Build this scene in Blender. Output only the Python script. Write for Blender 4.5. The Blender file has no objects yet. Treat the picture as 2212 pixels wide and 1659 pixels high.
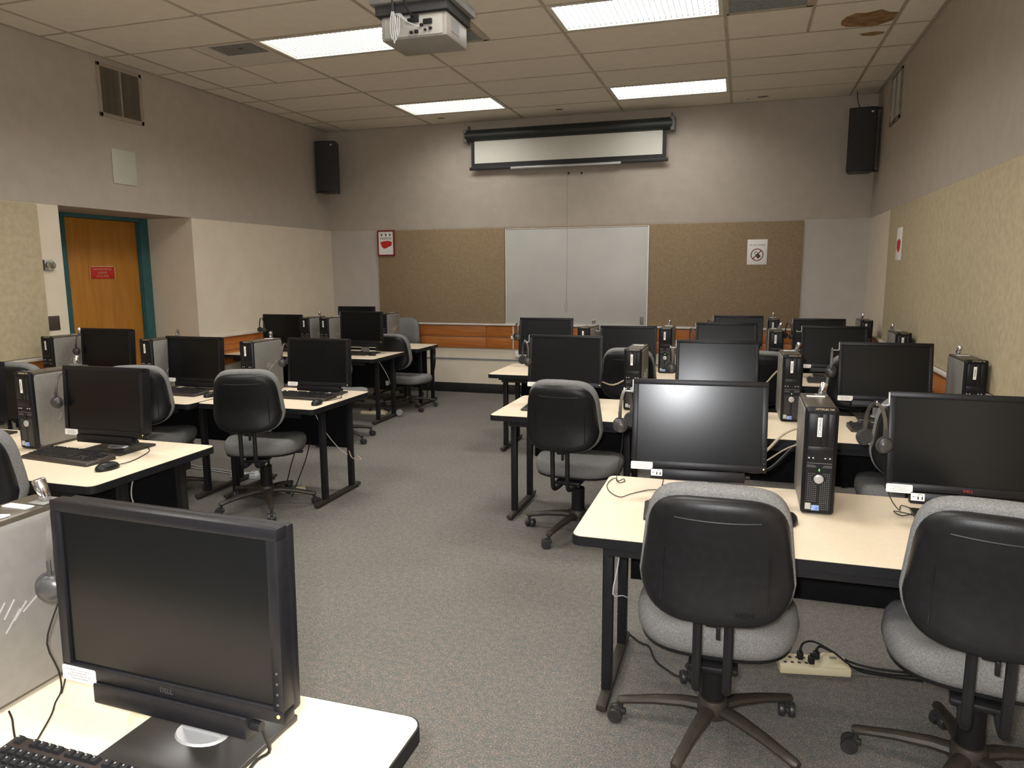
import bpy, bmesh, math, random
from mathutils import Matrix, Vector
random.seed(7)
S = bpy.context.scene
C = S.collection
PI = math.pi

# ------------------------------------------------------------------ camera
YAW, PITCH, ROLL, CAMZ = 0.3049, 0.1528, -0.0056, 1.582
def cam_axes():
    cy, sy = math.cos(YAW), math.sin(YAW)
    f0 = Vector((-sy, cy, 0)); r0 = Vector((cy, sy, 0)); u0 = Vector((0, 0, 1))
    f = f0 * math.cos(PITCH) - u0 * math.sin(PITCH)
    u = u0 * math.cos(PITCH) + f0 * math.sin(PITCH)
    return r0 * math.cos(ROLL) + u * math.sin(ROLL), u * math.cos(ROLL) - r0 * math.sin(ROLL), f
r_, u_, f_ = cam_axes()
cd = bpy.data.cameras.new('camera'); cam = bpy.data.objects.new('camera', cd); C.objects.link(cam)
cd.sensor_width = 36; cd.lens = 1576.8 / 2212 * 36; cd.clip_start = 0.05
cam.matrix_world = Matrix(((r_.x, u_.x, -f_.x, 0), (r_.y, u_.y, -f_.y, 0), (r_.z, u_.z, -f_.z, CAMZ), (0, 0, 0, 1)))
S.camera = cam
# ------------------------------------------------------------------ world, exposure, flash
w = bpy.data.worlds.new('world'); S.world = w; w.use_nodes = True
w.node_tree.nodes['Background'].inputs[0].default_value = (0.5, 0.5, 0.5, 1)
w.node_tree.nodes['Background'].inputs[1].default_value = 0.02
S.view_settings.view_transform = 'Standard'; S.view_settings.look = 'None'
S.view_settings.exposure = 0.12; S.view_settings.gamma = 1.0
S.view_settings.use_curve_mapping = False
S.cycles.use_denoising = True
S.cycles.max_bounces = 8; S.cycles.diffuse_bounces = 5; S.cycles.glossy_bounces = 3
S.cycles.sample_clamp_indirect = 4.0
LAMP_W = 24.0          # each ceiling fixture
LENS_E = 7.0           # brightness of the fixture lens itself
FLASH_W = 190.0         # the camera's own flash
fl = bpy.data.lights.new('camera_flash', 'POINT'); fl.energy = FLASH_W; fl.shadow_soft_size = 0.03
fl.color = (0.97, 0.98, 1.0)
flo = bpy.data.objects.new('camera_flash', fl); C.objects.link(flo); flo.location = (-0.05, -0.02, 1.63)

# room numbers (metres)
XL, XR, YF, YB, ZC, ZB = -5.393, 1.301, 8.958, -5.2, 3.438, 2.142
ZT = 0.71              # table height

# ------------------------------------------------------------------ materials
def rgb(c): return (c[0], c[1], c[2], 1)
def mat(name, col, rough=0.5, metal=0.0, col2=None, scale=20.0, detail=3.0, bump=0.0, bscale=None, spec=0.5,
        emit=None, estr=0.0, stretch=None, lo=0.35, hi=0.65):
    m = bpy.data.materials.new(name); m.use_nodes = True
    nt = m.node_tree; b = nt.nodes['Principled BSDF']
    b.inputs['Base Color'].default_value = rgb(col); b.inputs['Roughness'].default_value = rough
    b.inputs['Metallic'].default_value = metal; b.inputs['Specular IOR Level'].default_value = spec
    tc = nt.nodes.new('ShaderNodeTexCoord'); mp = nt.nodes.new('ShaderNodeMapping')
    nt.links.new(tc.outputs['Object'], mp.inputs['Vector'])
    if stretch: mp.inputs['Scale'].default_value = stretch
    if col2 is not None:
        n = nt.nodes.new('ShaderNodeTexNoise'); n.inputs['Scale'].default_value = scale; n.inputs['Detail'].default_value = detail
        r = nt.nodes.new('ShaderNodeValToRGB')
        r.color_ramp.elements[0].position = lo; r.color_ramp.elements[1].position = hi
        r.color_ramp.elements[0].color = rgb(col); r.color_ramp.elements[1].color = rgb(col2)
        nt.links.new(mp.outputs[0], n.inputs['Vector']); nt.links.new(n.outputs[0], r.inputs[0])
        nt.links.new(r.outputs[0], b.inputs['Base Color'])
    if bump:
        n2 = nt.nodes.new('ShaderNodeTexNoise'); n2.inputs['Scale'].default_value = bscale or scale * 3
        n2.inputs['Detail'].default_value = 2
        bp = nt.nodes.new('ShaderNodeBump'); bp.inputs['Strength'].default_value = bump; bp.inputs['Distance'].default_value = 0.004
        nt.links.new(mp.outputs[0], n2.inputs['Vector']); nt.links.new(n2.outputs[0], bp.inputs['Height'])
        nt.links.new(bp.outputs[0], b.inputs['Normal'])
    if emit:
        b.inputs['Emission Color'].default_value = rgb(emit); b.inputs['Emission Strength'].default_value = estr
    return m
M = {}
M['cream'] = mat('cream_paint', (0.68, 0.60, 0.475), 0.6, col2=(0.71, 0.63, 0.505), scale=6, bump=0.15, bscale=160)
M['grey_paint'] = mat('pale_grey_paint', (0.47, 0.43, 0.39), 0.6, col2=(0.50, 0.46, 0.415), scale=6, bump=0.15, bscale=160)
M['taupe'] = mat('taupe_paint', (0.42, 0.367, 0.31), 0.7, col2=(0.45, 0.395, 0.335), scale=9, bump=0.35, bscale=220)
M['fabric_tan'] = mat('tan_wall_fabric', (0.265, 0.195, 0.12), 0.9, col2=(0.325, 0.24, 0.15), scale=55, bump=0.5, bscale=300, spec=0.1)
M['fabric_pale'] = mat('pale_wall_fabric', (0.46, 0.395, 0.265), 0.9, col2=(0.53, 0.455, 0.31), scale=24, bump=0.5, bscale=300, spec=0.1)
M['tile'] = mat('ceiling_tile', (0.74, 0.68, 0.585), 0.9, col2=(0.78, 0.715, 0.615), scale=8, bump=0.6, bscale=140, spec=0.1)
M['grid'] = mat('ceiling_grid_metal', (0.36, 0.31, 0.23), 0.5, col2=(0.46, 0.40, 0.31), scale=5)
M['dirt'] = mat('grey_dirt', (0.10, 0.085, 0.06), 0.9, col2=(0.17, 0.15, 0.11), scale=60)
M['stain'] = mat('water_stain', (0.20, 0.10, 0.03), 0.9, col2=(0.33, 0.20, 0.09), scale=14)
M['white_trim'] = mat('white_trim', (0.62, 0.57, 0.50), 0.5, col2=(0.66, 0.61, 0.54), scale=10)
M['white_board'] = mat('whiteboard_face', (0.50, 0.49, 0.465), 0.35, col2=(0.53, 0.52, 0.49), scale=3)
M['white_plastic'] = mat('white_plastic', (0.75, 0.72, 0.66), 0.4, col2=(0.78, 0.75, 0.7), scale=10)
M['paper'] = mat('white_paper', (0.82, 0.80, 0.77), 0.6, col2=(0.85, 0.83, 0.80), scale=10)
M['projscreen'] = mat('screen_cloth', (0.66, 0.65, 0.58), 0.8, col2=(0.69, 0.68, 0.61), scale=4)
M['wood'] = mat('stained_wood', (0.34, 0.10, 0.018), 0.45, col2=(0.47, 0.165, 0.035), scale=9, detail=6, stretch=(0.35, 0.35, 5), lo=0.3, hi=0.7)
M['door_wood'] = mat('oak_door_veneer', (0.40, 0.155, 0.012), 0.4, col2=(0.50, 0.215, 0.03), scale=7, detail=6, stretch=(3.0, 3.0, 0.35), lo=0.3, hi=0.7)
M['teal'] = mat('teal_door_frame_paint', (0.022, 0.095, 0.10), 0.4, col2=(0.03, 0.115, 0.12), scale=10)
M['black_base'] = mat('black_vinyl_base', (0.008, 0.007, 0.007), 0.6, col2=(0.012, 0.011, 0.011), scale=10)
M['laminate'] = mat('cream_laminate', (0.72, 0.61, 0.46), 0.42, col2=(0.75, 0.64, 0.485), scale=60, bump=0.05, bscale=300, spec=0.4)
M['black_edge'] = mat('black_rubber_edge', (0.008, 0.008, 0.009), 0.5, col2=(0.010, 0.010, 0.012), scale=30, spec=0.25)
M['black_metal'] = mat('black_powder_coat', (0.008, 0.008, 0.009), 0.5, col2=(0.011, 0.011, 0.012), scale=30, bump=0.1, bscale=300, spec=0.3)
M['black_panel'] = mat('black_modesty_panel', (0.005, 0.005, 0.006), 0.7, col2=(0.007, 0.007, 0.008), scale=30, spec=0.15)
M['black_plastic'] = mat('black_textured_plastic', (0.008, 0.008, 0.0085), 0.36, col2=(0.010, 0.010, 0.011), scale=40, bump=0.12, bscale=600, spec=0.28)
M['chair_base'] = mat('dusty_black_chair_base', (0.022, 0.018, 0.014), 0.5, col2=(0.038, 0.03, 0.022), scale=12, bump=0.15, bscale=200)
M['caster'] = mat('grey_black_caster', (0.02, 0.02, 0.022), 0.4, col2=(0.035, 0.033, 0.032), scale=20)
M['chair_fabric'] = mat('grey_chair_fabric', (0.155, 0.155, 0.152), 0.95, col2=(0.24, 0.238, 0.233), scale=220, bump=0.7, bscale=420, spec=0.1)
M['chrome'] = mat('chrome', (0.62, 0.62, 0.64), 0.18, 1.0, col2=(0.7, 0.7, 0.72), scale=20)
M['bezel'] = mat('black_monitor_plastic', (0.007, 0.007, 0.0085), 0.36, col2=(0.009, 0.009, 0.011), scale=60, bump=0.08, bscale=700, spec=0.26)
M['screen'] = mat('matte_lcd_panel', (0.004, 0.0045, 0.005), 0.22, col2=(0.005, 0.0055, 0.006), scale=3, spec=0.24)
M['stand_base'] = mat('dark_monitor_foot', (0.022, 0.02, 0.018), 0.30, col2=(0.028, 0.025, 0.022), scale=8)
M['silver'] = mat('silver_plastic', (0.42, 0.42, 0.42), 0.35, 0.3, col2=(0.46, 0.46, 0.46), scale=10)
M['case_grey'] = mat('grey_computer_case', (0.23, 0.222, 0.205), 0.42, 0.25, col2=(0.25, 0.242, 0.225), scale=40, bump=0.08, bscale=500)
M['case_top'] = mat('dark_computer_top', (0.075, 0.062, 0.046), 0.35, 0.3, col2=(0.09, 0.076, 0.058), scale=40)
M['key'] = mat('black_keycap', (0.010, 0.010, 0.011), 0.38, col2=(0.014, 0.014, 0.015), scale=50)
M['kb_base'] = mat('brown_black_keyboard_base', (0.025, 0.017, 0.014), 0.45, col2=(0.03, 0.021, 0.017), scale=30)
M['print_white'] = mat('white_print', (0.7, 0.7, 0.7), 0.5)
M['print_grey'] = mat('grey_print', (0.07, 0.065, 0.065), 0.7, spec=0.2)
M['print_dim'] = mat('dim_print', (0.05, 0.05, 0.05), 0.7, spec=0.1)
M['print_black'] = mat('black_print', (0.008, 0.008, 0.008), 0.8, spec=0.05)
M['print_tan'] = mat('tan_print', (0.50, 0.40, 0.24), 0.5)
M['red'] = mat('red_sign', (0.50, 0.018, 0.012), 0.5, col2=(0.54, 0.022, 0.014), scale=8)
M['dark_red'] = mat('dark_red_frame', (0.17, 0.010, 0.008), 0.5, col2=(0.20, 0.013, 0.010), scale=8)
M['red_glare_logo'] = mat('red_glare_logo', (0.45, 0.012, 0.008), 0.5)  # red glare painted into the logo colour of one monitor
M['brass'] = mat('brass_frame', (0.6, 0.36, 0.16), 0.4, 0.4, col2=(0.65, 0.4, 0.19), scale=8)
M['phone'] = mat('headphone_grey', (0.035, 0.034, 0.035), 0.35, col2=(0.045, 0.043, 0.043), scale=30)
M['foam'] = mat('ear_foam', (0.03, 0.03, 0.03), 0.95, col2=(0.05, 0.05, 0.05), scale=200, bump=0.5, bscale=500)
M['band'] = mat('headband_grey_brown', (0.07, 0.062, 0.052), 0.4, col2=(0.09, 0.08, 0.068), scale=30)
M['cord'] = mat('black_cord', (0.009, 0.009, 0.009), 0.5, col2=(0.012, 0.012, 0.012), scale=30, spec=0.3)
M['cord_tan'] = mat('beige_cord', (0.42, 0.35, 0.24), 0.5, col2=(0.46, 0.38, 0.27), scale=30)
M['cord_grey'] = mat('pale_grey_cord', (0.5, 0.5, 0.5), 0.5, col2=(0.55, 0.55, 0.55), scale=30)
M['beige'] = mat('beige_plastic', (0.66, 0.58, 0.38), 0.4, col2=(0.70, 0.62, 0.42), scale=12)
M['pale_strip'] = mat('pale_grey_plastic', (0.55, 0.58, 0.60), 0.4, col2=(0.6, 0.63, 0.65), scale=12)
M['proj_white'] = mat('projector_white', (0.24, 0.225, 0.20), 0.45, col2=(0.27, 0.255, 0.225), scale=8)
M['proj_grey'] = mat('projector_cage_grey', (0.16, 0.155, 0.145), 0.5, col2=(0.19, 0.185, 0.17), scale=14)
M['diffuser_grey'] = mat('perforated_grille', (0.20, 0.21, 0.19), 0.6, col2=(0.25, 0.26, 0.24), scale=90)
M['vent_dark'] = mat('dark_vent_void', (0.02, 0.018, 0.016), 0.8, col2=(0.03, 0.027, 0.023), scale=20)
M['vent_brown'] = mat('dusty_vent_slat', (0.17, 0.14, 0.10), 0.7, col2=(0.25, 0.21, 0.155), scale=18)
M['vent_frame'] = mat('vent_frame', (0.33, 0.27, 0.21), 0.6, col2=(0.37, 0.31, 0.24), scale=10)
M['vent_blade'] = mat('pale_vent_blade', (0.55, 0.54, 0.5), 0.45, col2=(0.6, 0.59, 0.55), scale=10)
M['green_led'] = mat('green_led', (0.05, 0.5, 0.05), 0.4, emit=(0.25, 1.0, 0.15), estr=1.0)
M['amber_led'] = mat('amber_led', (0.5, 0.4, 0.1), 0.4, emit=(1.0, 0.8, 0.3), estr=0.6)
M['sticker_blue'] = mat('blue_sticker', (0.10, 0.20, 0.55), 0.35, col2=(0.35, 0.45, 0.75), scale=60)
M['sticker_grey'] = mat('grey_sticker', (0.38, 0.40, 0.33), 0.35, col2=(0.45, 0.47, 0.40), scale=60)
M['brown_plate'] = mat('brown_wall_plate', (0.055, 0.04, 0.03), 0.4, col2=(0.065, 0.048, 0.036), scale=10)
M['silver_paint'] = mat('projector_rear_panel', (0.34, 0.33, 0.30), 0.45, col2=(0.37, 0.36, 0.33), scale=8)
M['screen_case'] = mat('screen_case_black', (0.016, 0.02, 0.018), 0.45, col2=(0.022, 0.026, 0.024), scale=10)
M['lens'] = mat('lit_prismatic_lens', (0.8, 0.8, 0.78), 0.3, emit=(1.0, 0.99, 0.96), estr=LENS_E)
M['fixture'] = mat('white_fixture_metal', (0.6, 0.57, 0.5), 0.4, col2=(0.64, 0.61, 0.54), scale=10)

def carpet_mat():
    m = bpy.data.materials.new('grey_brown_carpet'); m.use_nodes = True
    nt = m.node_tree; b = nt.nodes['Principled BSDF']; b.inputs['Roughness'].default_value = 0.95
    b.inputs['Specular IOR Level'].default_value = 0.1
    tc = nt.nodes.new('ShaderNodeTexCoord')
    def noise(sc, det):
        n = nt.nodes.new('ShaderNodeTexNoise'); n.inputs['Scale'].default_value = sc; n.inputs['Detail'].default_value = det
        nt.links.new(tc.outputs['Object'], n.inputs['Vector']); return n
    def ramp(n, stops):
        r = nt.nodes.new('ShaderNodeValToRGB'); e = r.color_ramp.elements
        e[0].position, e[0].color = stops[0][0], rgb(stops[0][1]); e[1].position, e[1].color = stops[-1][0], rgb(stops[-1][1])
        for p, c in stops[1:-1]:
            q = e.new(p); q.color = rgb(c)
        nt.links.new(n.outputs[0], r.inputs[0]); return r
    a = ramp(noise(170, 4), [(0.28, (0.085, 0.083, 0.081)), (0.45, (0.152, 0.150, 0.146)), (0.56, (0.178, 0.168, 0.157)), (0.74, (0.36, 0.352, 0.34))])
    c = ramp(noise(38, 3), [(0.35, (0.82, 0.88, 0.86)), (0.65, (1.12, 1.02, 0.95))])
    d = ramp(noise(1.1, 3), [(0.3, (0.88, 0.88, 0.88)), (0.7, (1.06, 1.05, 1.03))])
    mx = nt.nodes.new('ShaderNodeMix'); mx.data_type = 'RGBA'; mx.blend_type = 'MULTIPLY'; mx.inputs[0].default_value = 1
    nt.links.new(a.outputs[0], mx.inputs[6]); nt.links.new(c.outputs[0], mx.inputs[7])
    mx2 = nt.nodes.new('ShaderNodeMix'); mx2.data_type = 'RGBA'; mx2.blend_type = 'MULTIPLY'; mx2.inputs[0].default_value = 1
    nt.links.new(mx.outputs[2], mx2.inputs[6]); nt.links.new(d.outputs[0], mx2.inputs[7])
    nt.links.new(mx2.outputs[2], b.inputs['Base Color'])
    bp = nt.nodes.new('ShaderNodeBump'); bp.inputs['Strength'].default_value = 0.5; bp.inputs['Distance'].default_value = 0.006
    nt.links.new(noise(220, 3).outputs[0], bp.inputs['Height']); nt.links.new(bp.outputs[0], b.inputs['Normal'])
    return m
M['carpet'] = carpet_mat()

# ------------------------------------------------------------------ mesh helpers
class G:
    """collects shapes in one bmesh; build() links them as ONE mesh object"""
    def __init__(s): s.bm = bmesh.new()
    def _new(s, verts, faces, mi=0):
        vs = [s.bm.verts.new(v) for v in verts]; fs = []
        for f in faces:
            try:
                q = s.bm.faces.new([vs[i] for i in f]); q.material_index = mi; q.smooth = True; fs.append(q)
            except ValueError: pass
        return vs, fs
    def box(s, x0, x1, y0, y1, z0, z1, bev=0.0, mi=0, seg=2, mtx=None):
        v = [(x0, y0, z0), (x1, y0, z0), (x1, y1, z0), (x0, y1, z0), (x0, y0, z1), (x1, y0, z1), (x1, y1, z1), (x0, y1, z1)]
        vs, fs = s._new(v, [(3, 2, 1, 0), (4, 5, 6, 7), (0, 1, 5, 4), (1, 2, 6, 5), (2, 3, 7, 6), (3, 0, 4, 7)], mi)
        if bev:
            es = list({e for f in fs for e in f.edges})
            r = bmesh.ops.bevel(s.bm, geom=es, offset=bev, segments=seg, affect='EDGES', profile=0.5)
            for f in r['faces']: f.material_index = mi; f.smooth = True
            vs = list({v for f in r['faces'] for v in f.verts} | {v for v in vs if v.is_valid})
        if mtx is not None:
            for q in vs:
                if q.is_valid: q.co = mtx @ q.co
        return s
    def loft(s, loops, mi=0, cap0=True, cap1=True, closed=True):
        n = len(loops[0]); verts = [p for l in loops for p in l]; faces = []
        for k in range(len(loops) - 1):
            for i in range(n if closed else n - 1):
                j = (i + 1) % n
                faces.append((k * n + i, k * n + j, (k + 1) * n + j, (k + 1) * n + i))
        if cap0: faces.append(tuple(reversed(range(n))))
        if cap1: faces.append(tuple((len(loops) - 1) * n + i for i in range(n)))
        s._new(verts, faces, mi); return s
    def prism(s, pts, z0, z1, mi=0, bev=0.0):
        """pts: ccw outline in xy"""
        if bev:
            cx = sum(p[0] for p in pts) / len(pts); cy = sum(p[1] for p in pts) / len(pts)
            def ins(d): 
                out = []
                for p in pts:
                    v = Vector((p[0] - cx, p[1] - cy)); l = v.length
                    v = v * ((l - d) / l); out.append((cx + v.x, cy + v.y))
                return out
            return s.loft([[(x, y, z0) for x, y in pts], [(x, y, z1 - bev) for x, y in pts], [(x, y, z1 - bev * .3) for x, y in ins(bev * .3)], [(x, y, z1) for x, y in ins(bev)]], mi)
        return s.loft([[(x, y, z0) for x, y in pts], [(x, y, z1) for x, y in pts]], mi)
    def cyl(s, p0, p1, r0, r1=None, n=12, mi=0):
        r1 = r0 if r1 is None else r1
        p0, p1 = Vector(p0), Vector(p1); d = (p1 - p0).normalized()
        a = d.orthogonal().normalized(); b = d.cross(a)
        L = lambda p, r: [tuple(p + (a * math.cos(2 * PI * i / n) + b * math.sin(2 * PI * i / n)) * r) for i in range(n)]
        return s.loft([L(p0, r0), L(p1, r1)], mi)
    def lathe(s, prof, origin=(0, 0, 0), axis=(0, 0, 1), n=16, mi=0):
        """prof: (radius, height) pairs along axis"""
        o = Vector(origin); d = Vector(axis).normalized(); a = d.orthogonal().normalized(); b = d.cross(a)
        loops = [[tuple(o + d * h + (a * math.cos(2 * PI * i / n) + b * math.sin(2 * PI * i / n)) * max(r, 1e-4)) for i in range(n)] for r, h in prof]
        return s.loft(loops, mi)
    def tube(s, pts, r, n=6, mi=0, sub=3, flat=None):
        P = [Vector(p) for p in pts]
        if sub > 1 and len(P) > 2:      # Catmull-Rom
            Q = []
            for i in range(len(P) - 1):
                p0 = P[max(i - 1, 0)]; p1 = P[i]; p2 = P[i + 1]; p3 = P[min(i + 2, len(P) - 1)]
                for k in range(sub):
                    t = k / sub
                    Q.append(0.5 * ((2 * p1) + (p2 - p0) * t + (2 * p0 - 5 * p1 + 4 * p2 - p3) * t * t + (3 * p1 - p0 - 3 * p2 + p3) * t ** 3))
            Q.append(P[-1]); P = Q
        loops = []; a = None
        for i, p in enumerate(P):
            d = (P[min(i + 1, len(P) - 1)] - P[max(i - 1, 0)]).normalized()
            if a is None: a = d.orthogonal().normalized()
            a = (a - d * a.dot(d)); a = a.normalized() if a.length > 1e-6 else d.orthogonal().normalized()
            b = d.cross(a)
            loops.append([tuple(p + (a * math.cos(2 * PI * k / n) + b * math.sin(2 * PI * k / n)) * r) for k in range(n)])
        return s.loft(loops, mi)
    def mesh(s, name, mats, angle=35):
        me = bpy.data.meshes.new(name)
        bmesh.ops.recalc_face_normals(s.bm, faces=s.bm.faces)
        s.bm.to_mesh(me); s.bm.free()
        for m in (mats if isinstance(mats, (list, tuple)) else [mats]): me.materials.append(M[m] if isinstance(m, str) else m)
        me.set_sharp_from_angle(angle=math.radians(angle))
        return me
    def build(s, name, mats, parent=None, angle=35, loc=None):
        return place(name, s.mesh(name, mats, angle), parent, loc)

def place(name, me, parent=None, loc=None, rot=None):
    o = bpy.data.objects.new(name, me); C.objects.link(o)
    if parent: o.parent = parent
    if loc: o.location = loc
    if rot: o.rotation_euler = rot
    return o
def tag(o, label, cat, group=None):
    o['label'] = label; o['category'] = cat
    if group: o['group'] = group
    return o
def thing(name, label, cat, loc=(0, 0, 0), rz=0.0, group=None):
    o = bpy.data.objects.new(name, None); C.objects.link(o); o.empty_display_size = 0.05
    o.location = loc; o.rotation_euler = (0, 0, rz)
    return tag(o, label, cat, group)
def struct(o): o['kind'] = 'structure'; return o
def dup(root, loc, rz=0.0, label=None, group=None):
    r = root.copy(); C.objects.link(r); r.location = loc; r.rotation_euler = (0, 0, rz)
    if label: r['label'] = label
    if group: r['group'] = group
    for ch in list(root.children):
        c = ch.copy(); C.objects.link(c); c.parent = r
        for g in list(ch.children):
            d = g.copy(); C.objects.link(d); d.parent = c
    return r
def rrect(x0, x1, y0, y1, r, n=5):
    out = []
    for cx, cy, a0 in ((x1 - r, y0 + r, -PI / 2), (x1 - r, y1 - r, 0), (x0 + r, y1 - r, PI / 2), (x0 + r, y0 + r, PI)):
        for k in range(n + 1):
            a = a0 + PI / 2 * k / n; out.append((cx + r * math.cos(a), cy + r * math.sin(a)))
    return out
_txt = {}
def text_mesh(body, size, mname, extrude=0.0002, align='CENTER', lead=1.0):
    key = (body, size, mname, align)
    if key in _txt: return _txt[key]
    cu = bpy.data.curves.new('writing', 'FONT'); cu.body = body; cu.size = size; cu.align_x = align; cu.align_y = 'CENTER'
    cu.resolution_u = 2; cu.extrude = extrude; cu.space_line = lead
    o = bpy.data.objects.new('writing', cu); C.objects.link(o)
    bpy.context.view_layer.update()
    me = bpy.data.meshes.new_from_object(o.evaluated_get(bpy.context.evaluated_depsgraph_get()))
    me.materials.clear(); me.materials.append(M[mname])
    bpy.data.objects.remove(o); bpy.data.curves.remove(cu)
    _txt[key] = me; return me
UP_FRONT = (PI / 2, 0, 0)      # text in the xz plane, read from -y

# ================================================================== SETTING
g = G(); g.box(XL - 0.8, XR + 0.2, YB - 0.2, YF + 0.2, -0.06, 0); struct(g.build('floor', 'carpet'))
AY0, AY1, AXD = 4.745, 6.28, -5.975      # door alcove
# left wall (lower part) with the alcove let into it
g = G()
g.box(XL - 0.12, XL, YB, AY0, 0, ZB); g.box(XL - 0.12, XL, AY1, YF + 0.1, 0, ZB)
g.box(AXD - 0.1, XL - 0.12, AY0 - 0.1, AY0, 0, ZB + 0.1); g.box(AXD - 0.1, XL - 0.12, AY1, AY1 + 0.1, 0, ZB + 0.1)
g.box(AXD - 0.1, AXD, AY0, 5.2, 0, ZB + 0.1); g.box(AXD - 0.1, AXD, 5.2, AY1, 2.17, ZB + 0.1)
wl = struct(g.build('wall_left', 'cream'))
g = G(); g.box(XL - 0.12, XL + 0.003, YB, YF + 0.1, ZB, ZC + 0.05); g.box(AXD - 0.1, XL - 0.12, AY0, AY1, ZB, ZB + 0.1)
g.build('upper_wall', 'taupe', wl)
g = G(); g.box(XL - 0.12, XR + 0.12, YF, YF + 0.1, 0.595, ZB, mi=0); g.box(XL - 0.12, XR + 0.12, YF, YF + 0.1, 0, 0.595, mi=1)
wf = struct(g.build('wall_front', ['grey_paint', 'cream']))
g = G(); g.box(XL, XR, YF - 0.003, YF + 0.1, ZB, ZC + 0.05); g.build('upper_wall', 'taupe', wf)
g = G()
for x, z in ((-2.08, 2.76), (-1.92, 2.755)): g.cyl((x, YF - 0.0032, z), (x, YF - 0.006, z), 0.014, n=8)
g.build('screw_hole', 'vent_dark', wf)
g = G(); g.box(XR, XR + 0.12, YB, YF + 0.1, 0, ZB); wr = struct(g.build('wall_right', 'cream'))
g = G(); g.box(XR - 0.003, XR + 0.12, YB, YF + 0.1, ZB, ZC + 0.05); g.build('upper_wall', 'taupe', wr)
g = G(); g.box(XL, XR, YB - 0.1, YB, 0, ZC + 0.05); struct(g.build('wall_back', 'taupe'))

# chair rail: white cap over two stained planks, round the room
def rail(name, a, b, n):      # a,b = ends on the wall line; n = inward normal
    a, b, n = Vector(a), Vector(b), Vector(n); d = (b - a); L = d.length; d.normalize()
    rot = Matrix((( d.x, n.x, 0, a.x), (d.y, n.y, 0, a.y), (0, 0, 1, 0), (0, 0, 0, 1)))
    g = G(); g.box(0, L, 0, 0.045, 0.895, 0.92, 0.005, mtx=rot); t = struct(g.build(name, 'white_trim'))
    k = max(1, round(L / 2.4)); 
    for row, (z0, z1) in enumerate(((0.595, 0.736), (0.744, 0.893))):
        for i in range(k):
            q = G(); q.box(L * i / k + 0.0015, L * (i + 1) / k - 0.0015, 0, 0.02, z0, z1, 0.004, mtx=rot); q.build('plank', 'wood', t)
rail('trim_1', (XR, YF, 0), (XL, YF, 0), (0, -1, 0))
rail('trim_2', (XL, YF, 0), (XL, AY1, 0), (1, 0, 0))
rail('trim_3', (XL, AY0, 0), (XL, YB, 0), (1, 0, 0))
rail('trim_4', (XR, YB, 0), (XR, YF - 0.05, 0), (-1, 0, 0))
g = G(); g.box(XL, XR, YF - 0.006, YF, 0.435, 0.457); struct(g.build('trim_5', mat('grey_seam_strip', (0.20, 0.20, 0.21), 0.5, col2=(0.23, 0.23, 0.24), scale=10)))
g = G(); g.box(XL + 0.001, XR, YF - 0.012, YF, 0, 0.125, 0.003); struct(g.build('baseboard_front', 'black_base'))
g = G(); g.box(XL, XL + 0.012, YB, AY0, 0, 0.125); g.box(XL, XL + 0.012, AY1, YF - 0.012, 0, 0.125); struct(g.build('baseboard_left', 'black_base'))
g = G(); g.box(XR - 0.012, XR, YB, YF - 0.012, 0, 0.125); struct(g.build('baseboard_right', 'black_base'))

# door in its alcove
g = G(); X = AXD
g.box(X - 0.06, X + 0.03, 5.20, 5.285, 0, 2.17, 0.006); g.box(X - 0.06, X + 0.03, 6.165, AY1 - 0.001, 0, 2.17, 0.006); g.box(X - 0.06, X + 0.03, 5.285, 6.165, 2.105, 2.17, 0.006)
d1 = struct(g.build('door_1', 'teal'))
g = G(); g.box(X - 0.055, X - 0.012, 5.287, 6.163, 0.008, 2.103, 0.003); g.build('door_leaf', 'door_wood', d1)
g = G(); g.box(X - 0.012, X + 0.012, 6.150, 6.165, 0, 2.105); g.box(X - 0.012, X + 0.012, 5.285, 5.30, 0, 2.105); g.build('door_stop', 'teal', d1)
s = thing('door_sign', 'red engraved sign with pale edges in the middle of the wooden door', 'sign', (X - 0.011, 5.69, 1.592))
g = G(); g.box(0, 0.004, -0.142, 0.142, -0.058, 0.058, 0.001); g.build('sign_plate', 'red', s)
g = G(); g.box(0, 0.007, -0.15, 0.15, 0.056, 0.066); g.box(0, 0.007, -0.152, -0.141, -0.062, 0.066); g.box(0, 0.007, 0.141, 0.152, -0.062, 0.066); g.build('sign_holder', 'brass', s)
for txt, sz, z in (('THIS DOOR MUST BE', 0.023, 0.033), ('LOCKED', 0.028, 0.0), ('AT ALL TIMES', 0.023, -0.033)):
    place('sign_text', text_mesh(txt, sz, 'print_tan'), s, (0.0045, 0, z), (PI / 2, 0, PI / 2))

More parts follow.
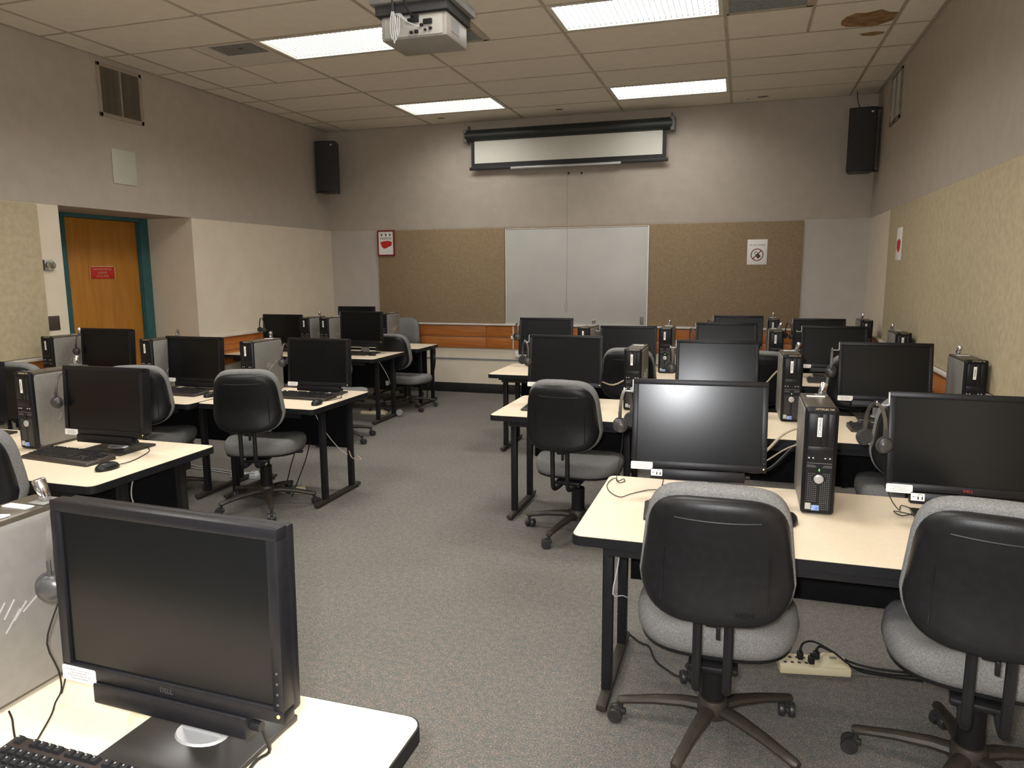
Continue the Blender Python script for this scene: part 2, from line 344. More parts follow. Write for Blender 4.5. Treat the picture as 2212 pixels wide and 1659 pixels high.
# ceiling: plenum slab, tiles, grid
g = G(); g.box(XL - 0.1, XR + 0.1, YB - 0.1, YF + 0.1, ZC + 0.16, ZC + 0.22); ceil = struct(g.build('ceiling', 'grid'))
xs = [XL, -5.083, -3.864, -2.645, -1.425, -0.206, 1.013, XR]
ys = [5.935 + 0.6096 * j for j in range(-18, 5)]; ys = [YB] + [y for y in ys if y > YB + 0.1] + [YF]
LIGHT_ROWS = [5.935 - 0.6096 + 2.4384 * k for k in (-4, -3, -2, -1, 0, 1)]
HALF = {(1, 5.325): 'R', (1, 5.935): None, (3, 5.325): 'L', (5, 5.325): 'L', (5, 5.935): None}
_tm = {}
def tile(x0, x1, y0, y1, mname='tile'):
    k = (round(x1 - x0, 3), round(y1 - y0, 3))
    if k not in _tm:
        q = G(); e = 0.006; q.box(-(x1 - x0) / 2 + e, (x1 - x0) / 2 - e, -(y1 - y0) / 2 + e, (y1 - y0) / 2 - e, 0, 0.016); _tm[k] = q.mesh('ceiling_tile', 'tile')
    place('ceiling_tile', _tm[k], ceil, ((x0 + x1) / 2, (y0 + y1) / 2, ZC + random.uniform(0, 0.002)), (random.uniform(-.002, .002), random.uniform(-.001, .001), 0))
SPEC = []          # half-tile grilles, built below
for ci in range(7):
    for yi in range(len(ys) - 1):
        x0, x1, y0, y1 = xs[ci], xs[ci + 1], ys[yi], ys[yi + 1]
        if ci in (2, 4) and any(abs(y0 - q) < 0.01 for q in LIGHT_ROWS): continue
        key = next((k for k in HALF if k[0] == ci and abs(k[1] - y0) < 0.02), None)
        if key:
            xm = (x0 + x1) / 2; side = HALF[key]
            if side == 'R': tile(x0, xm, y0, y1); SPEC.append((xm, x1, y0, y1))
            elif side == 'L': tile(xm, x1, y0, y1); SPEC.append((x0, xm, y0, y1))
            else: tile(x0, xm, y0, y1); tile(xm, x1, y0, y1)
        else: tile(x0, x1, y0, y1)
for x in xs[1:-1]:
    q = G(); q.box(x - 0.012, x + 0.012, YB, YF, ZC - 0.005, ZC + 0.001); q.box(x - 0.0015, x + 0.0015, YB, YF, ZC, ZC + 0.04); q.build('grid_runner', 'grid', ceil)
q = G()
for y in ys[1:-1]: q.box(XL, XR, y - 0.009, y + 0.009, ZC - 0.003, ZC + 0.001)
for x, j0, j1 in ((-4.4735, 5.325, 6.545), (-2.035, 5.325, 5.935), (0.4035, 5.325, 6.545)): q.box(x - 0.010, x + 0.010, j0, j1, ZC - 0.0045, ZC + 0.001)
q.build('grid_cross_bar', 'grid', ceil)
q = G()
q.box(XL + 0.012, XL + 0.03, YB, YF, ZC - 0.004, ZC); q.box(XR - 0.03, XR - 0.012, YB, YF, ZC - 0.004, ZC); q.box(XL, XR, YF - 0.03, YF - 0.012, ZC - 0.004, ZC)
q.build('wall_angle', 'grid', ceil)
# damage and stains on the tiles
def blot(name, x, y, rx, ry, m, seed):
    rnd = random.Random(seed); q = G()
    pts = [(x + rx * (0.75 + 0.4 * rnd.random()) * math.cos(a * PI / 7), y + ry * (0.75 + 0.4 * rnd.random()) * math.sin(a * PI / 7)) for a in range(14)]
    q.prism(pts, ZC - 0.0012, ZC + 0.004); q.build(name, m, ceil)
blot('water_stain', 0.83, 6.36, 0.20, 0.20, 'stain', 3); blot('water_stain', 0.90, 6.75, 0.10, 0.05, 'stain', 4)
for i, (x, y, a, b) in enumerate(((-3.60, 8.62, 0.05, 0.03), (-2.12, 8.62, 0.045, 0.035), (0.12, 8.72, 0.055, 0.035), (-0.03, 8.80, 0.02, 0.012), (-4.1, 5.50, 0.02, 0.02))): blot('tile_hole', x, y, a, b, 'dirt', 20 + i)

# ceiling light fixtures (ribbed lit lens); two columns, six rows, the rear ones behind the camera
def fixture_proto():
    t = thing('ceiling_light', '', 'ceiling light', (0, 0, 0))
    W, D = 1.195, 0.585; q = G()
    for a in ((-W / 2, -W / 2 + 0.03, -D / 2, D / 2), (W / 2 - 0.03, W / 2, -D / 2, D / 2), (-W / 2 + 0.03, W / 2 - 0.03, -D / 2, -D / 2 + 0.03), (-W / 2 + 0.03, W / 2 - 0.03, D / 2 - 0.03, D / 2)):
        q.box(*a, -0.004, 0.05)
    q.box(-W / 2, W / 2, -D / 2, D / 2, 0.05, 0.06); q.build('housing', 'fixture', t)
    q = G(); q.box(-W / 2 + 0.03, W / 2 - 0.03, -D / 2 + 0.03, D / 2 - 0.03, 0.022, 0.028); q.build('lens', 'lens', t)
    q = G(); q.box(-0.002, 0.002, -D / 2 + 0.032, D / 2 - 0.032, 0.006, 0.021); bm_ = q.mesh('louver_blade', 'diffuser_grey')
    for k in range(28): place('louver_blade', bm_, t, (-W / 2 + 0.045 + k * (W - 0.09) / 27, 0, 0))
    return t
FX = ['nearer left lit ceiling light, partly behind the projector', 'nearer right lit ceiling light, cut by the top edge', 'farther left lit ceiling light, above the left of the projection screen', 'farther right lit ceiling light, above the right end of the projection screen']
fp = None; n = 0
for ri, y in enumerate(LIGHT_ROWS):
    for ci, x in enumerate((-3.2545, -0.8155)):
        vis = ri >= 4
        lab = FX[(ri - 4) * 2 + ci] if vis else 'lit ceiling light behind the camera, out of the picture'
        loc = (x, y + 0.3048, ZC)
        if fp is None: fp = fixture_proto(); fp.location = loc; fp['label'] = lab; fx = fp; fp['group'] = 'ceiling lights'
        else: fx = dup(fp, loc, 0, lab)
        al = bpy.data.lights.new('fixture_lamp', 'AREA'); al.shape = 'RECTANGLE'; al.size = 1.08; al.size_y = 0.48
        al.energy = LAMP_W * (0.25 if ri == 5 else 1.0); al.color = (1.0, 0.96, 0.90); al.spread = math.radians(150)
        lo = bpy.data.objects.new('fixture_lamp', al); C.objects.link(lo); lo.location = (x, y + 0.3048, ZC - 0.012)
# half-tile grilles
for (x0, x1, y0, y1), lab, kind in zip(SPEC, ('white square ceiling vent with dark louvers beside the nearer left light', 'grey perforated ceiling grille to the right of the projector', 'dark grey-green ceiling grille at the top edge right of the nearer right light'), ('louver', 'perf', 'perf')):
    cx, cy = (x0 + x1) / 2, (y0 + y1) / 2
    t = thing('ceiling_vent', lab, 'vent', (cx, cy, ZC))
    q = G(); a = 0.296
    if kind == 'louver':
        q.box(-a, a, -a, -a + 0.03, -0.004, 0.012); q.box(-a, a, 0.02, a, -0.004, 0.012); q.box(-a, -a + 0.13, -a + 0.03, 0.02, -0.004, 0.012); q.box(a - 0.03, a, -a + 0.03, 0.02, -0.004, 0.012)
        q.build('vent_frame', 'white_trim', t)
        q = G(); q.box(-a + 0.13, a - 0.03, -a + 0.03, 0.02, 0.03, 0.04); q.build('vent_void', 'vent_dark', t)
        q = G(); q.box(-0.215, 0.215, -0.002, 0.002, -0.012, 0.012, mtx=Matrix.Rotation(0.7, 4, 'X')); sm = q.mesh('vent_slat', 'proj_grey')
        for k in range(8): place('vent_slat', sm, t, (0.05, -a + 0.055 + k * 0.035, 0.012))
    else:
        q.box(-a, a, -a, -a + 0.02, -0.004, 0.012); q.box(-a, a, a - 0.02, a, -0.004, 0.012); q.box(-a, -a + 0.02, -a, a, -0.004, 0.012); q.box(a - 0.045, a, -a, a, -0.004, 0.012); q.build('vent_frame', 'grid', t)
        q = G()
        for k in range(22): q.box(-a + 0.02, a - 0.045, -a + 0.025 + k * 0.0252, -a + 0.036 + k * 0.0252, 0.0, 0.006)
        pf = q.build('grille_bars', 'diffuser_grey', t); pf['kind'] = 'stuff'
        q = G(); q.box(-a + 0.02, a - 0.045, -a + 0.02, a - 0.02, 0.012, 0.016); q.build('vent_void', 'vent_dark', t)

# ================================================================== ON THE WALLS
def panel(name, label, x0, x1, y0, y1, z0, z1, m, cat='wall panel'):
    q = G(); q.box(x0, x1, y0, y1, z0, z1, 0.004); return tag(q.build(name, m), label, cat)
panel('fabric_panel', 'tan fabric wall panel between the red poster and the whiteboard', -4.68, -2.90, YF - 0.022, YF - 0.0035, 0.925, 2.13, 'fabric_tan')
panel('fabric_panel', 'tan fabric wall panel with the no-phones sign, right of the whiteboard', -1.085, 0.62, YF - 0.022, YF - 0.0035, 0.925, 2.13, 'fabric_tan')
panel('fabric_panel', 'narrow strip of tan fabric above the whiteboard', -2.897, -1.088, YF - 0.020, YF - 0.0035, 2.116, 2.13, 'fabric_tan')
panel('fabric_panel', 'pale fabric wall panel on the left wall, left of the door', XL + 0.0035, XL + 0.022, 1.2, 4.54, 0.925, 2.135, 'fabric_pale')
panel('fabric_panel', 'large pale fabric wall panel on the right wall', XR - 0.022, XR - 0.0035, 1.0, 7.69, 0.925, 2.135, 'fabric_pale')
t = thing('whiteboard', 'blank whiteboard on the front wall between the tan panels', 'whiteboard', (-1.99, YF, 1.51))
q = G(); q.box(-0.89, 0.885, -0.022, 0, -0.595, 0.598, 0.003); q.build('board', 'white_board', t)
q = G(); q.box(0.885, 0.90, -0.03, 0, -0.60, 0.606, 0.003); q.box(-0.90, -0.89, -0.03, 0, -0.60, 0.606, 0.003); q.box(-0.89, 0.885, -0.028, 0, 0.598, 0.606, 0.002); q.build('board_frame', 'white_plastic', t)
q = G(); q.box(0.81, 0.855, -0.028, -0.022, -0.575, -0.48, 0.002); q.build('label_plate', 'proj_grey', t)
# conduit beside the whiteboard
t = thing('conduit', 'thin white vertical conduit with small boxes across the wood rail', 'conduit', (-2.79, YF, 0.59))
q = G(); q.box(-0.006, 0.006, -0.036, -0.021, 0.005, 0.30, 0.002); q.build('conduit_run', 'white_plastic', t)
q = G(); q.box(-0.03, 0.03, -0.045, -0.021, 0.135, 0.175, 0.003); q.build('junction_box', 'white_plastic', t)
q = G(); q.box(0.02, 0.085, -0.035, 0, -0.10, -0.025, 0.004); tag(q.build('outlet_box', 'white_plastic', None, loc=(-2.79, YF, 0.59)), 'small white outlet box on the front wall below the thin conduit', 'outlet')
# projection screen
t = thing('projection_screen', 'partly lowered white projection screen in a black case on the front wall', 'screen', (-2.11, YF - 0.004, 3.18))
tilt = 0.0
q = G(); q.lathe([(0.03, -1.27), (0.068, -1.265), (0.068, 1.265), (0.03, 1.27)], (0, -0.075, 0.07), (1, 0, 0), 12); q.box(-1.265, 1.265, -0.12, -0.004, 0.06, 0.14, 0.02); q.build('screen_case', 'screen_case', t)
for sx in (-1, 1):
    q = G(); q.box(sx * 1.27 - 0.025, sx * 1.27 + 0.025, -0.13, 0, -0.01, 0.15, 0.012); q.box(sx * 1.25 - 0.012, sx * 1.25 + 0.012, -0.05, 0, 0.14, 0.20, 0.004); q.build('end_bracket', 'proj_grey', t)
q = G(); q.box(-1.20, 1.20, -0.079, -0.077, -0.31, 0.03); q.build('screen_border', 'black_base', t)
q = G(); q.box(-1.155, 1.155, -0.083, -0.079, -0.262, 0.03); q.build('screen_cloth', 'projscreen', t)
q = G(); q.box(-1.225, 1.225, -0.092, -0.068, -0.345, -0.305, 0.008); q.build('weight_bar', 'black_base', t)
q = G(); q.box(-0.68, 0.68, -0.104, -0.092, -0.352, -0.325, 0.004); q.build('pull_handle', 'silver', t)
q = G(); q.tube([(0.03, -0.08, -0.345), (0.028, -0.05, -1.2), (0.02, -0.045, -1.93)], 0.0018, 5)
q.tube([(0.02, -0.045, -1.93), (0.0, -0.045, -2.02), (0.005, -0.045, -2.09), (0.025, -0.045, -2.09), (0.032, -0.045, -2.02), (0.02, -0.045, -1.93)], 0.0018, 5); q.build('pull_cord', 'proj_grey', t)
# posters
t = thing('poster', 'dark red framed poster with a red box picture left of the whiteboard', 'poster', (-4.555, YF - 0.022, 1.965))
q = G(); w_, h_, b_ = 0.125, 0.168, 0.018
for a in ((-w_, -w_ + b_, -h_, h_), (w_ - b_, w_, -h_, h_), (-w_ + b_, w_ - b_, -h_, -h_ + b_), (-w_ + b_, w_ - b_, h_ - b_, h_)): q.box(a[0], a[1], -0.018, 0, a[2], a[3], 0.002)
q.build('poster_frame', 'dark_red', t)
q = G(); q.box(-w_ + b_, w_ - b_, -0.010, 0, -h_ + b_, h_ - b_); q.build('poster_sheet', 'paper', t)
def poly(parent, name, pts, y, m, th=0.001):
    q = G(); q.loft([[(x, y, z) for x, z in pts], [(x, y - th, z) for x, z in pts]]); return q.build(name, m, parent)
poly(t, 'red_box_print', [(-0.085, 0.012), (-0.025, 0.026), (0.03, 0.032), (0.088, 0.016), (0.082, -0.032), (0.0, -0.066), (-0.03, -0.072), (-0.06, -0.05)], -0.0105, 'red')
for x, dz in ((-0.062, 0), (0.0, 0.004), (0.06, 0)):
    poly(t, 'icon_print', [(x - 0.011, 0.122 + dz), (x + 0.012, 0.120), (x + 0.007, 0.092 - dz), (x - 0.005, 0.090)], -0.0105, 'print_grey')
q = G()
for z in (0.068, 0.054):
    for k in range(7): q.box(-0.08 + k * 0.024, -0.08 + k * 0.024 + 0.017, -0.0112, -0.0102, z - 0.0035, z + 0.0035)
q.build('poster_writing', 'print_grey', t)
t = thing('sign', 'white paper sign with a red no-mobile-phones symbol on the tan panel', 'sign', (0.137, YF - 0.022, 1.787))
q = G(); q.box(-0.108, 0.108, -0.004, 0, -0.142, 0.142, 0.001); q.build('sign_sheet', 'paper', t)
def ring(parent, name, c, r0, r1, y, m, n=24):
    q = G(); vs = []; fs = []
    for i in range(n):
        a = 2 * PI * i / n
        for r in (r0, r1):
            for yy in (y, y - 0.001): vs.append((c[0] + r * math.cos(a), yy, c[1] + r * math.sin(a)))
    for i in range(n):
        j = (i + 1) % n; A, B = i * 4, j * 4
        fs += [(A + 1, A + 3, B + 3, B + 1), (A, B, B + 2, A + 2), (A + 2, B + 2, B + 3, A + 3), (A, A + 1, B + 1, B)]
    q._new(vs, fs); return q.build(name, m, parent)
ring(t, 'prohibition_ring', (0.0, -0.03), 0.060, 0.070, -0.0045, 'dark_red')
c45 = math.sqrt(.5)
poly(t, 'prohibition_bar', [(-0.052, -0.074), (-0.044, -0.082), (0.050, 0.014), (0.042, 0.022)], -0.0045, 'dark_red')
poly(t, 'phone_body_print', [(-0.014, -0.045), (0.014, -0.014), (0.042, -0.048), (0.012, -0.076)], -0.0048, 'print_grey')
poly(t, 'phone_screen_print', [(-0.036, -0.012), (-0.010, 0.012), (0.012, -0.014), (-0.014, -0.040)], -0.0046, 'print_grey')
poly(t, 'phone_window_print', [(-0.028, -0.013), (-0.010, 0.003), (0.004, -0.014), (-0.014, -0.030)], -0.0060, 'paper')
place('sign_text', text_mesh('NO CELL PHONES', 0.022, 'print_grey'), t, (0, -0.0045, 0.078), UP_FRONT)
t = thing('poster', 'small white poster with a red print, seen edge-on on the right wall', 'poster', (XR - 0.022, 7.16, 1.80))
q = G(); q.box(-0.004, 0, -0.11, 0.11, -0.14, 0.14, 0.001); q.build('poster_sheet', 'paper', t)
q = G(); pts = [(-0.08, 0.02), (-0.02, 0.045), (0.08, 0.03), (0.075, -0.04), (0.0, -0.075), (-0.06, -0.05)]
q.loft([[(-0.0045, y, z) for y, z in pts], [(-0.0055, y, z) for y, z in pts]]); q.build('red_box_print', 'red', t)
# vents and plates on the side walls
t = thing('wall_vent', 'square dusty brown return grille high on the left wall', 'vent', (XL + 0.0035, 5.49, 3.165))
q = G(); a = 0.245; b = 0.225
for r in ((-a, a, b - 0.03, b), (-a, a, -b, -b + 0.035), (-a, -a + 0.03, -b, b), (a - 0.03, a, -b, b)): q.box(0, 0.014, r[0], r[1], r[2], r[3], 0.002)
q.build('vent_frame', 'vent_frame', t)
q = G(); q.box(0, 0.016, -0.006, 0.006, -b + 0.03, b - 0.03); q.build('mullion', 'vent_frame', t)
q = G(); q.box(-0.003, 0.0015, -a + 0.03, a - 0.03, -b + 0.03, b - 0.03); q.build('vent_void', 'vent_dark', t)
q = G(); q.box(-0.006, 0.006, -a + 0.03, a - 0.03, -0.0012, 0.0012, mtx=Matrix.Rotation(-0.5, 4, 'Y')); sm = q.mesh('vent_slat', 'vent_brown')
for k in range(30): place('vent_slat', sm, t, (0.008, 0, -b + 0.042 + k * 0.0127))
t = thing('wall_vent', 'narrow vent with two rows of pale vertical blades high on the right wall', 'vent', (XR - 0.0035, 7.88, 3.165))
q = G()
for r in ((-0.235, 0.235, 0.20, 0.225), (-0.235, 0.235, -0.225, -0.19), (-0.235, -0.205, -0.225, 0.225), (0.205, 0.235, -0.225, 0.225), (-0.02, 0.02, -0.225, 0.225)): q.box(-0.014, 0, r[0], r[1], r[2], r[3], 0.002)
q.build('vent_frame', 'vent_brown', t)
q = G(); q.box(-0.0015, 0.003, -0.21, 0.21, -0.2, 0.2); q.build('vent_void', 'vent_dark', t)
q = G(); q.box(-0.007, 0.007, -0.09, 0.09, -0.0015, 0.0015, mtx=Matrix.Rotation(0.6, 4, 'Y')); sm = q.mesh('vent_blade', 'vent_blade')
for k in range(20):
    for yy in (-0.112, 0.112): place('vent_blade', sm, t, (-0.008, yy, -0.182 + k * 0.0196))
panel('wall_plate', 'blank pale square cover plate on the left wall above the door', XL + 0.0035, XL + 0.012, 5.332, 5.60, 2.38, 2.685, mat('pale_green_plate', (0.50, 0.50, 0.43), 0.5, col2=(0.53, 0.53, 0.46), scale=6), 'cover plate')
panel('wall_plate', 'small dark brown plate on the left wall strip beside the door', XL, XL + 0.008, 4.552, 4.655, 1.125, 1.243, 'brown_plate', 'cover plate')
t = thing('thermostat', 'round silver thermostat on the white wall strip left of the door', 'thermostat', (XL, 4.60, 1.655))
q = G(); q.box(0, 0.012, -0.05, 0.045, -0.045, 0.045, 0.004); q.build('back_plate', 'silver', t)
q = G(); q.lathe([(0.04, 0.010), (0.04, 0.03), (0.032, 0.045), (0.012, 0.05)], (0, 0.005, 0), (1, 0, 0), 18); q.build('dial', 'chrome', t)
q = G(); q.box(0.012, 0.02, -0.05, -0.042, -0.04, 0.04); q.build('side_tab', 'brown_plate', t)

# loudspeakers in the front corners
def speaker(label, loc, rz, side):
    t = thing('loudspeaker', label, 'loudspeaker', loc, rz)
    q = G(); pts = [(-0.135, 0.0), (-0.07, -0.024), (0.07, -0.024), (0.135, 0.0), (0.10, 0.24), (-0.10, 0.24)]
    q.prism(pts, 0, 0.64); q.build('cabinet', 'black_plastic', t, 25)
    q = G(); q.prism([(-0.128, -0.004), (-0.068, -0.027), (0.068, -0.027), (0.128, -0.004), (0.128, 0.0), (-0.128, 0.0)], 0.012, 0.628); q.build('grille', 'foam', t, 25)
    q = G(); q.box(0.072, 0.095, -0.0285, -0.024, 0.583, 0.598); q.build('badge', 'print_white', t)
    q = G(); sx = side
    q.box(min(sx * 0.145, sx * 0.205), max(sx * 0.145, sx * 0.205), 0.06, 0.085, 0.628, 0.642); q.box(min(sx * 0.145, sx * 0.205), max(sx * 0.145, sx * 0.205), 0.06, 0.085, 0.0, 0.014)
    q.box(min(sx * 0.195, sx * 0.207), max(sx * 0.195, sx * 0.207), 0.06, 0.085, 0.0, 0.642); q.box(min(sx * 0.09, sx * 0.15), max(sx * 0.09, sx * 0.15), 0.06, 0.085, 0.628, 0.642); q.box(min(sx * 0.09, sx * 0.15), max(sx * 0.09, sx * 0.15), 0.06, 0.085, 0.0, 0.014)
    q.build('bracket', 'black_metal', t)
    return t
speaker('black loudspeaker high in the front left corner', (-5.215, 8.60, 2.615), 0.22, -1)
t = speaker('black loudspeaker with a wide bracket high in the front right corner', (1.115, 8.60, 2.595), -0.05, 1)
q = G(); q.tube([(-0.02, 0.08, 0.64), (-0.05, 0.12, 0.72), (-0.06, 0.16, 0.835)], 0.004, 5); q.build('speaker_wire', 'cord', t)

# projector hung from the ceiling
t = thing('projector', 'white ceiling projector in a grey security cage with loose cables', 'projector', (-1.71, 3.74, 2.80))
q = G(); q.box(-0.19, 0.19, 0, 0.30, 0.0, 0.125, 0.015); q.build('body', 'proj_white', t)
q = G(); q.box(-0.165, 0.165, -0.002, 0.004, 0.012, 0.112, 0.001); q.build('rear_panel', 'silver_paint', t)
q = G(); q.box(0.188, 0.192, 0.06, 0.17, 0.035, 0.10); q.build('side_vent', 'proj_grey', t)
q = G(); q.box(-0.235, 0.225, -0.045, 0.34, 0.175, 0.225, 0.006); q.build('cage_top', 'proj_grey', t)
q = G(); q.box(-0.21, 0.20, -0.02, 0.32, 0.125, 0.176); q.build('cage_foam', 'foam', t)
q = G(); q.cyl((0.06, 0.15, 0.225), (0.06, 0.15, 0.64), 0.028, n=14); q.cyl((0.06, 0.15, 0.225), (0.06, 0.15, 0.25), 0.06, n=14); q.cyl((0.06, 0.15, 0.625), (0.06, 0.15, 0.636), 0.07, n=14); q.build('mount_pole', 'black_metal', t)
for x, z, w2, h2 in ((-0.02, 0.09, 0.008, 0.007), (0.012, 0.095, 0.022, 0.018), (0.085, 0.075, 0.024, 0.012), (-0.01, 0.028, 0.008, 0.006), (0.10, 0.04, 0.008, 0.006), (0.05, 0.06, 0.008, 0.006), (0.02, 0.03, 0.010, 0.008), (0.07, 0.035, 0.006, 0.005)):
    q = G(); q.box(x - w2, x + w2, -0.014, -0.001, z - h2, z + h2, 0.001); q.build('connector', 'cord', t)
q = G(); q.tube([(-0.105, -0.03, 0.60), (-0.10, -0.035, 0.3), (-0.095, -0.04, 0.13)], 0.009, 7); q.tube([(-0.09, -0.06, 0.23), (-0.05, -0.07, 0.24), (-0.03, -0.06, 0.20), (-0.01, -0.05, 0.13), (0.01, -0.012, 0.10)], 0.006, 6)
q.build('power_cable', 'cord', t)
q = G()
for dx, zz in ((-0.012, -0.01), (0.0, -0.03), (0.010, -0.015), (0.02, 0.005)):
    q.tube([(-0.097, -0.04, 0.16), (-0.10 + dx, -0.045, 0.07), (-0.09 + dx, -0.045, zz), (-0.08 + dx, -0.04, 0.05), (-0.08 + dx, -0.035, 0.12), (-0.02, -0.03, 0.075), (0.04, -0.014, 0.05)], 0.0025, 5)
q.build('signal_cables', 'cord_grey', t)
q = G(); q.box(-0.04, 0.0, -0.055, -0.045, 0.19, 0.222, 0.002); q.build('cage_lock', 'black_metal', t)

# ================================================================== FURNITURE
# ---- tables: local x centred, y 0 = front edge, z 0 = floor
def table(label, x0, x1, y0, depth=0.762, legs=(True, True), group='computer tables', low=0.30, panel_off=0.10):
    w_ = (x1 - x0) / 2
    t = thing('computer_table', label, 'table', ((x0 + x1) / 2, y0, 0), 0, group)
    q = G(); q.prism(rrect(-w_, w_, 0, depth, 0.035), ZT - 0.034, ZT - 0.0015); q.build('edge_band', 'black_edge', t)
    q = G(); e = 0.0035; q.prism(rrect(-w_ + e, w_ - e, e, depth - e, 0.033), ZT - 0.004, ZT); q.build('tabletop', 'laminate', t)
    ym, yb = 0.24, 0.60
    for sx, on in ((-1, legs[0]), (1, legs[1])):
        if not on: continue
        X = sx * (w_ - 0.09)
        for yy in (ym, yb):
            q = G(); q.box(X - 0.019, X + 0.019, yy - 0.019, yy + 0.019, 0.035, ZT - 0.06, 0.003); q.build('leg', 'black_metal', t)
        q = G(); q.box(X - 0.019, X + 0.019, 0.12, 0.70, 0.012, 0.036, 0.004)
        for yy in (0.15, 0.67): q.cyl((X, yy, 0), (X, yy, 0.014), 0.014, n=10)
        q.build('foot', 'chair_base', t)
        q = G(); q.box(X - 0.018, X + 0.018, 0.09, 0.68, ZT - 0.062, ZT - 0.033, 0.004); q.build('top_rail', 'black_metal', t)
        q = G(); q.prism([(X - 0.012, 0.62), (X + 0.012, 0.62), (X + 0.012, 0.66), (X - 0.012, 0.66)], ZT - 0.10, ZT - 0.06); q.build('bracket', 'black_metal', t)
    q = G(); q.box(-w_ + 0.115, w_ - 0.115, depth - panel_off - 0.018, depth - panel_off, low, ZT - 0.036, 0.002); q.build('modesty_panel', 'black_panel', t)
    q = G(); q.box(-w_ + 0.12, w_ - 0.12, 0.03, 0.045, ZT - 0.07, ZT - 0.033); q.build('apron', 'black_metal', t)
    return t
T_A = table('cream computer table in the bottom left corner, nearest the viewer', -2.40, -0.565, 0.45)
T_L2 = table('cream computer table in the second row on the left', -4.37, -2.54, 2.262)
T_L3 = table('small cream computer table by the aisle, third row on the left', -3.515, -2.605, 4.015)
T_L3b = table('cream computer table by the left wall, third row, beside the small aisle table', -5.36, -3.53, 3.955)
T_L4 = table('cream computer table in the fourth row on the left, with a round grey wheel', -5.38, -3.545, 6.585, 0.80)
T_L5 = table('cream computer table rearmost on the left, near the front wall', -5.37, -3.525, 7.62, 0.60)
T_R1 = table('cream computer table in the first row on the right, nearest the viewer', -0.518, 1.285, 2.285)
T_R2a = table('small cream computer table by the aisle, second row on the right', -1.462, -0.553, 4.165)
T_R2b = table('long cream computer table by the right wall, second row', -0.545, 1.285, 3.965)
T_R3a = table('cream computer table by the aisle, third row on the right', -2.075, -0.247, 5.88)
T_R3b = table('cream computer table by the right wall, third row', -0.24, 1.285, 5.89)
T_R4 = table('cream computer table by the right wall, rearmost row on the right', -0.52, 1.285, 7.42)
# extras of two tables
q = G(); q.lathe([(0.012, -0.012), (0.034, -0.012), (0.034, 0.012), (0.012, 0.012)], (0.885, 0.62, 0.045), (0, 1, 0), 18); q.build('wheel', 'silver', T_L4)
q = G(); q.box(0.70, 0.735, 0.675, 0.681, 0.335, 0.385); q.build('paper_tag', 'pale_strip', T_L4)

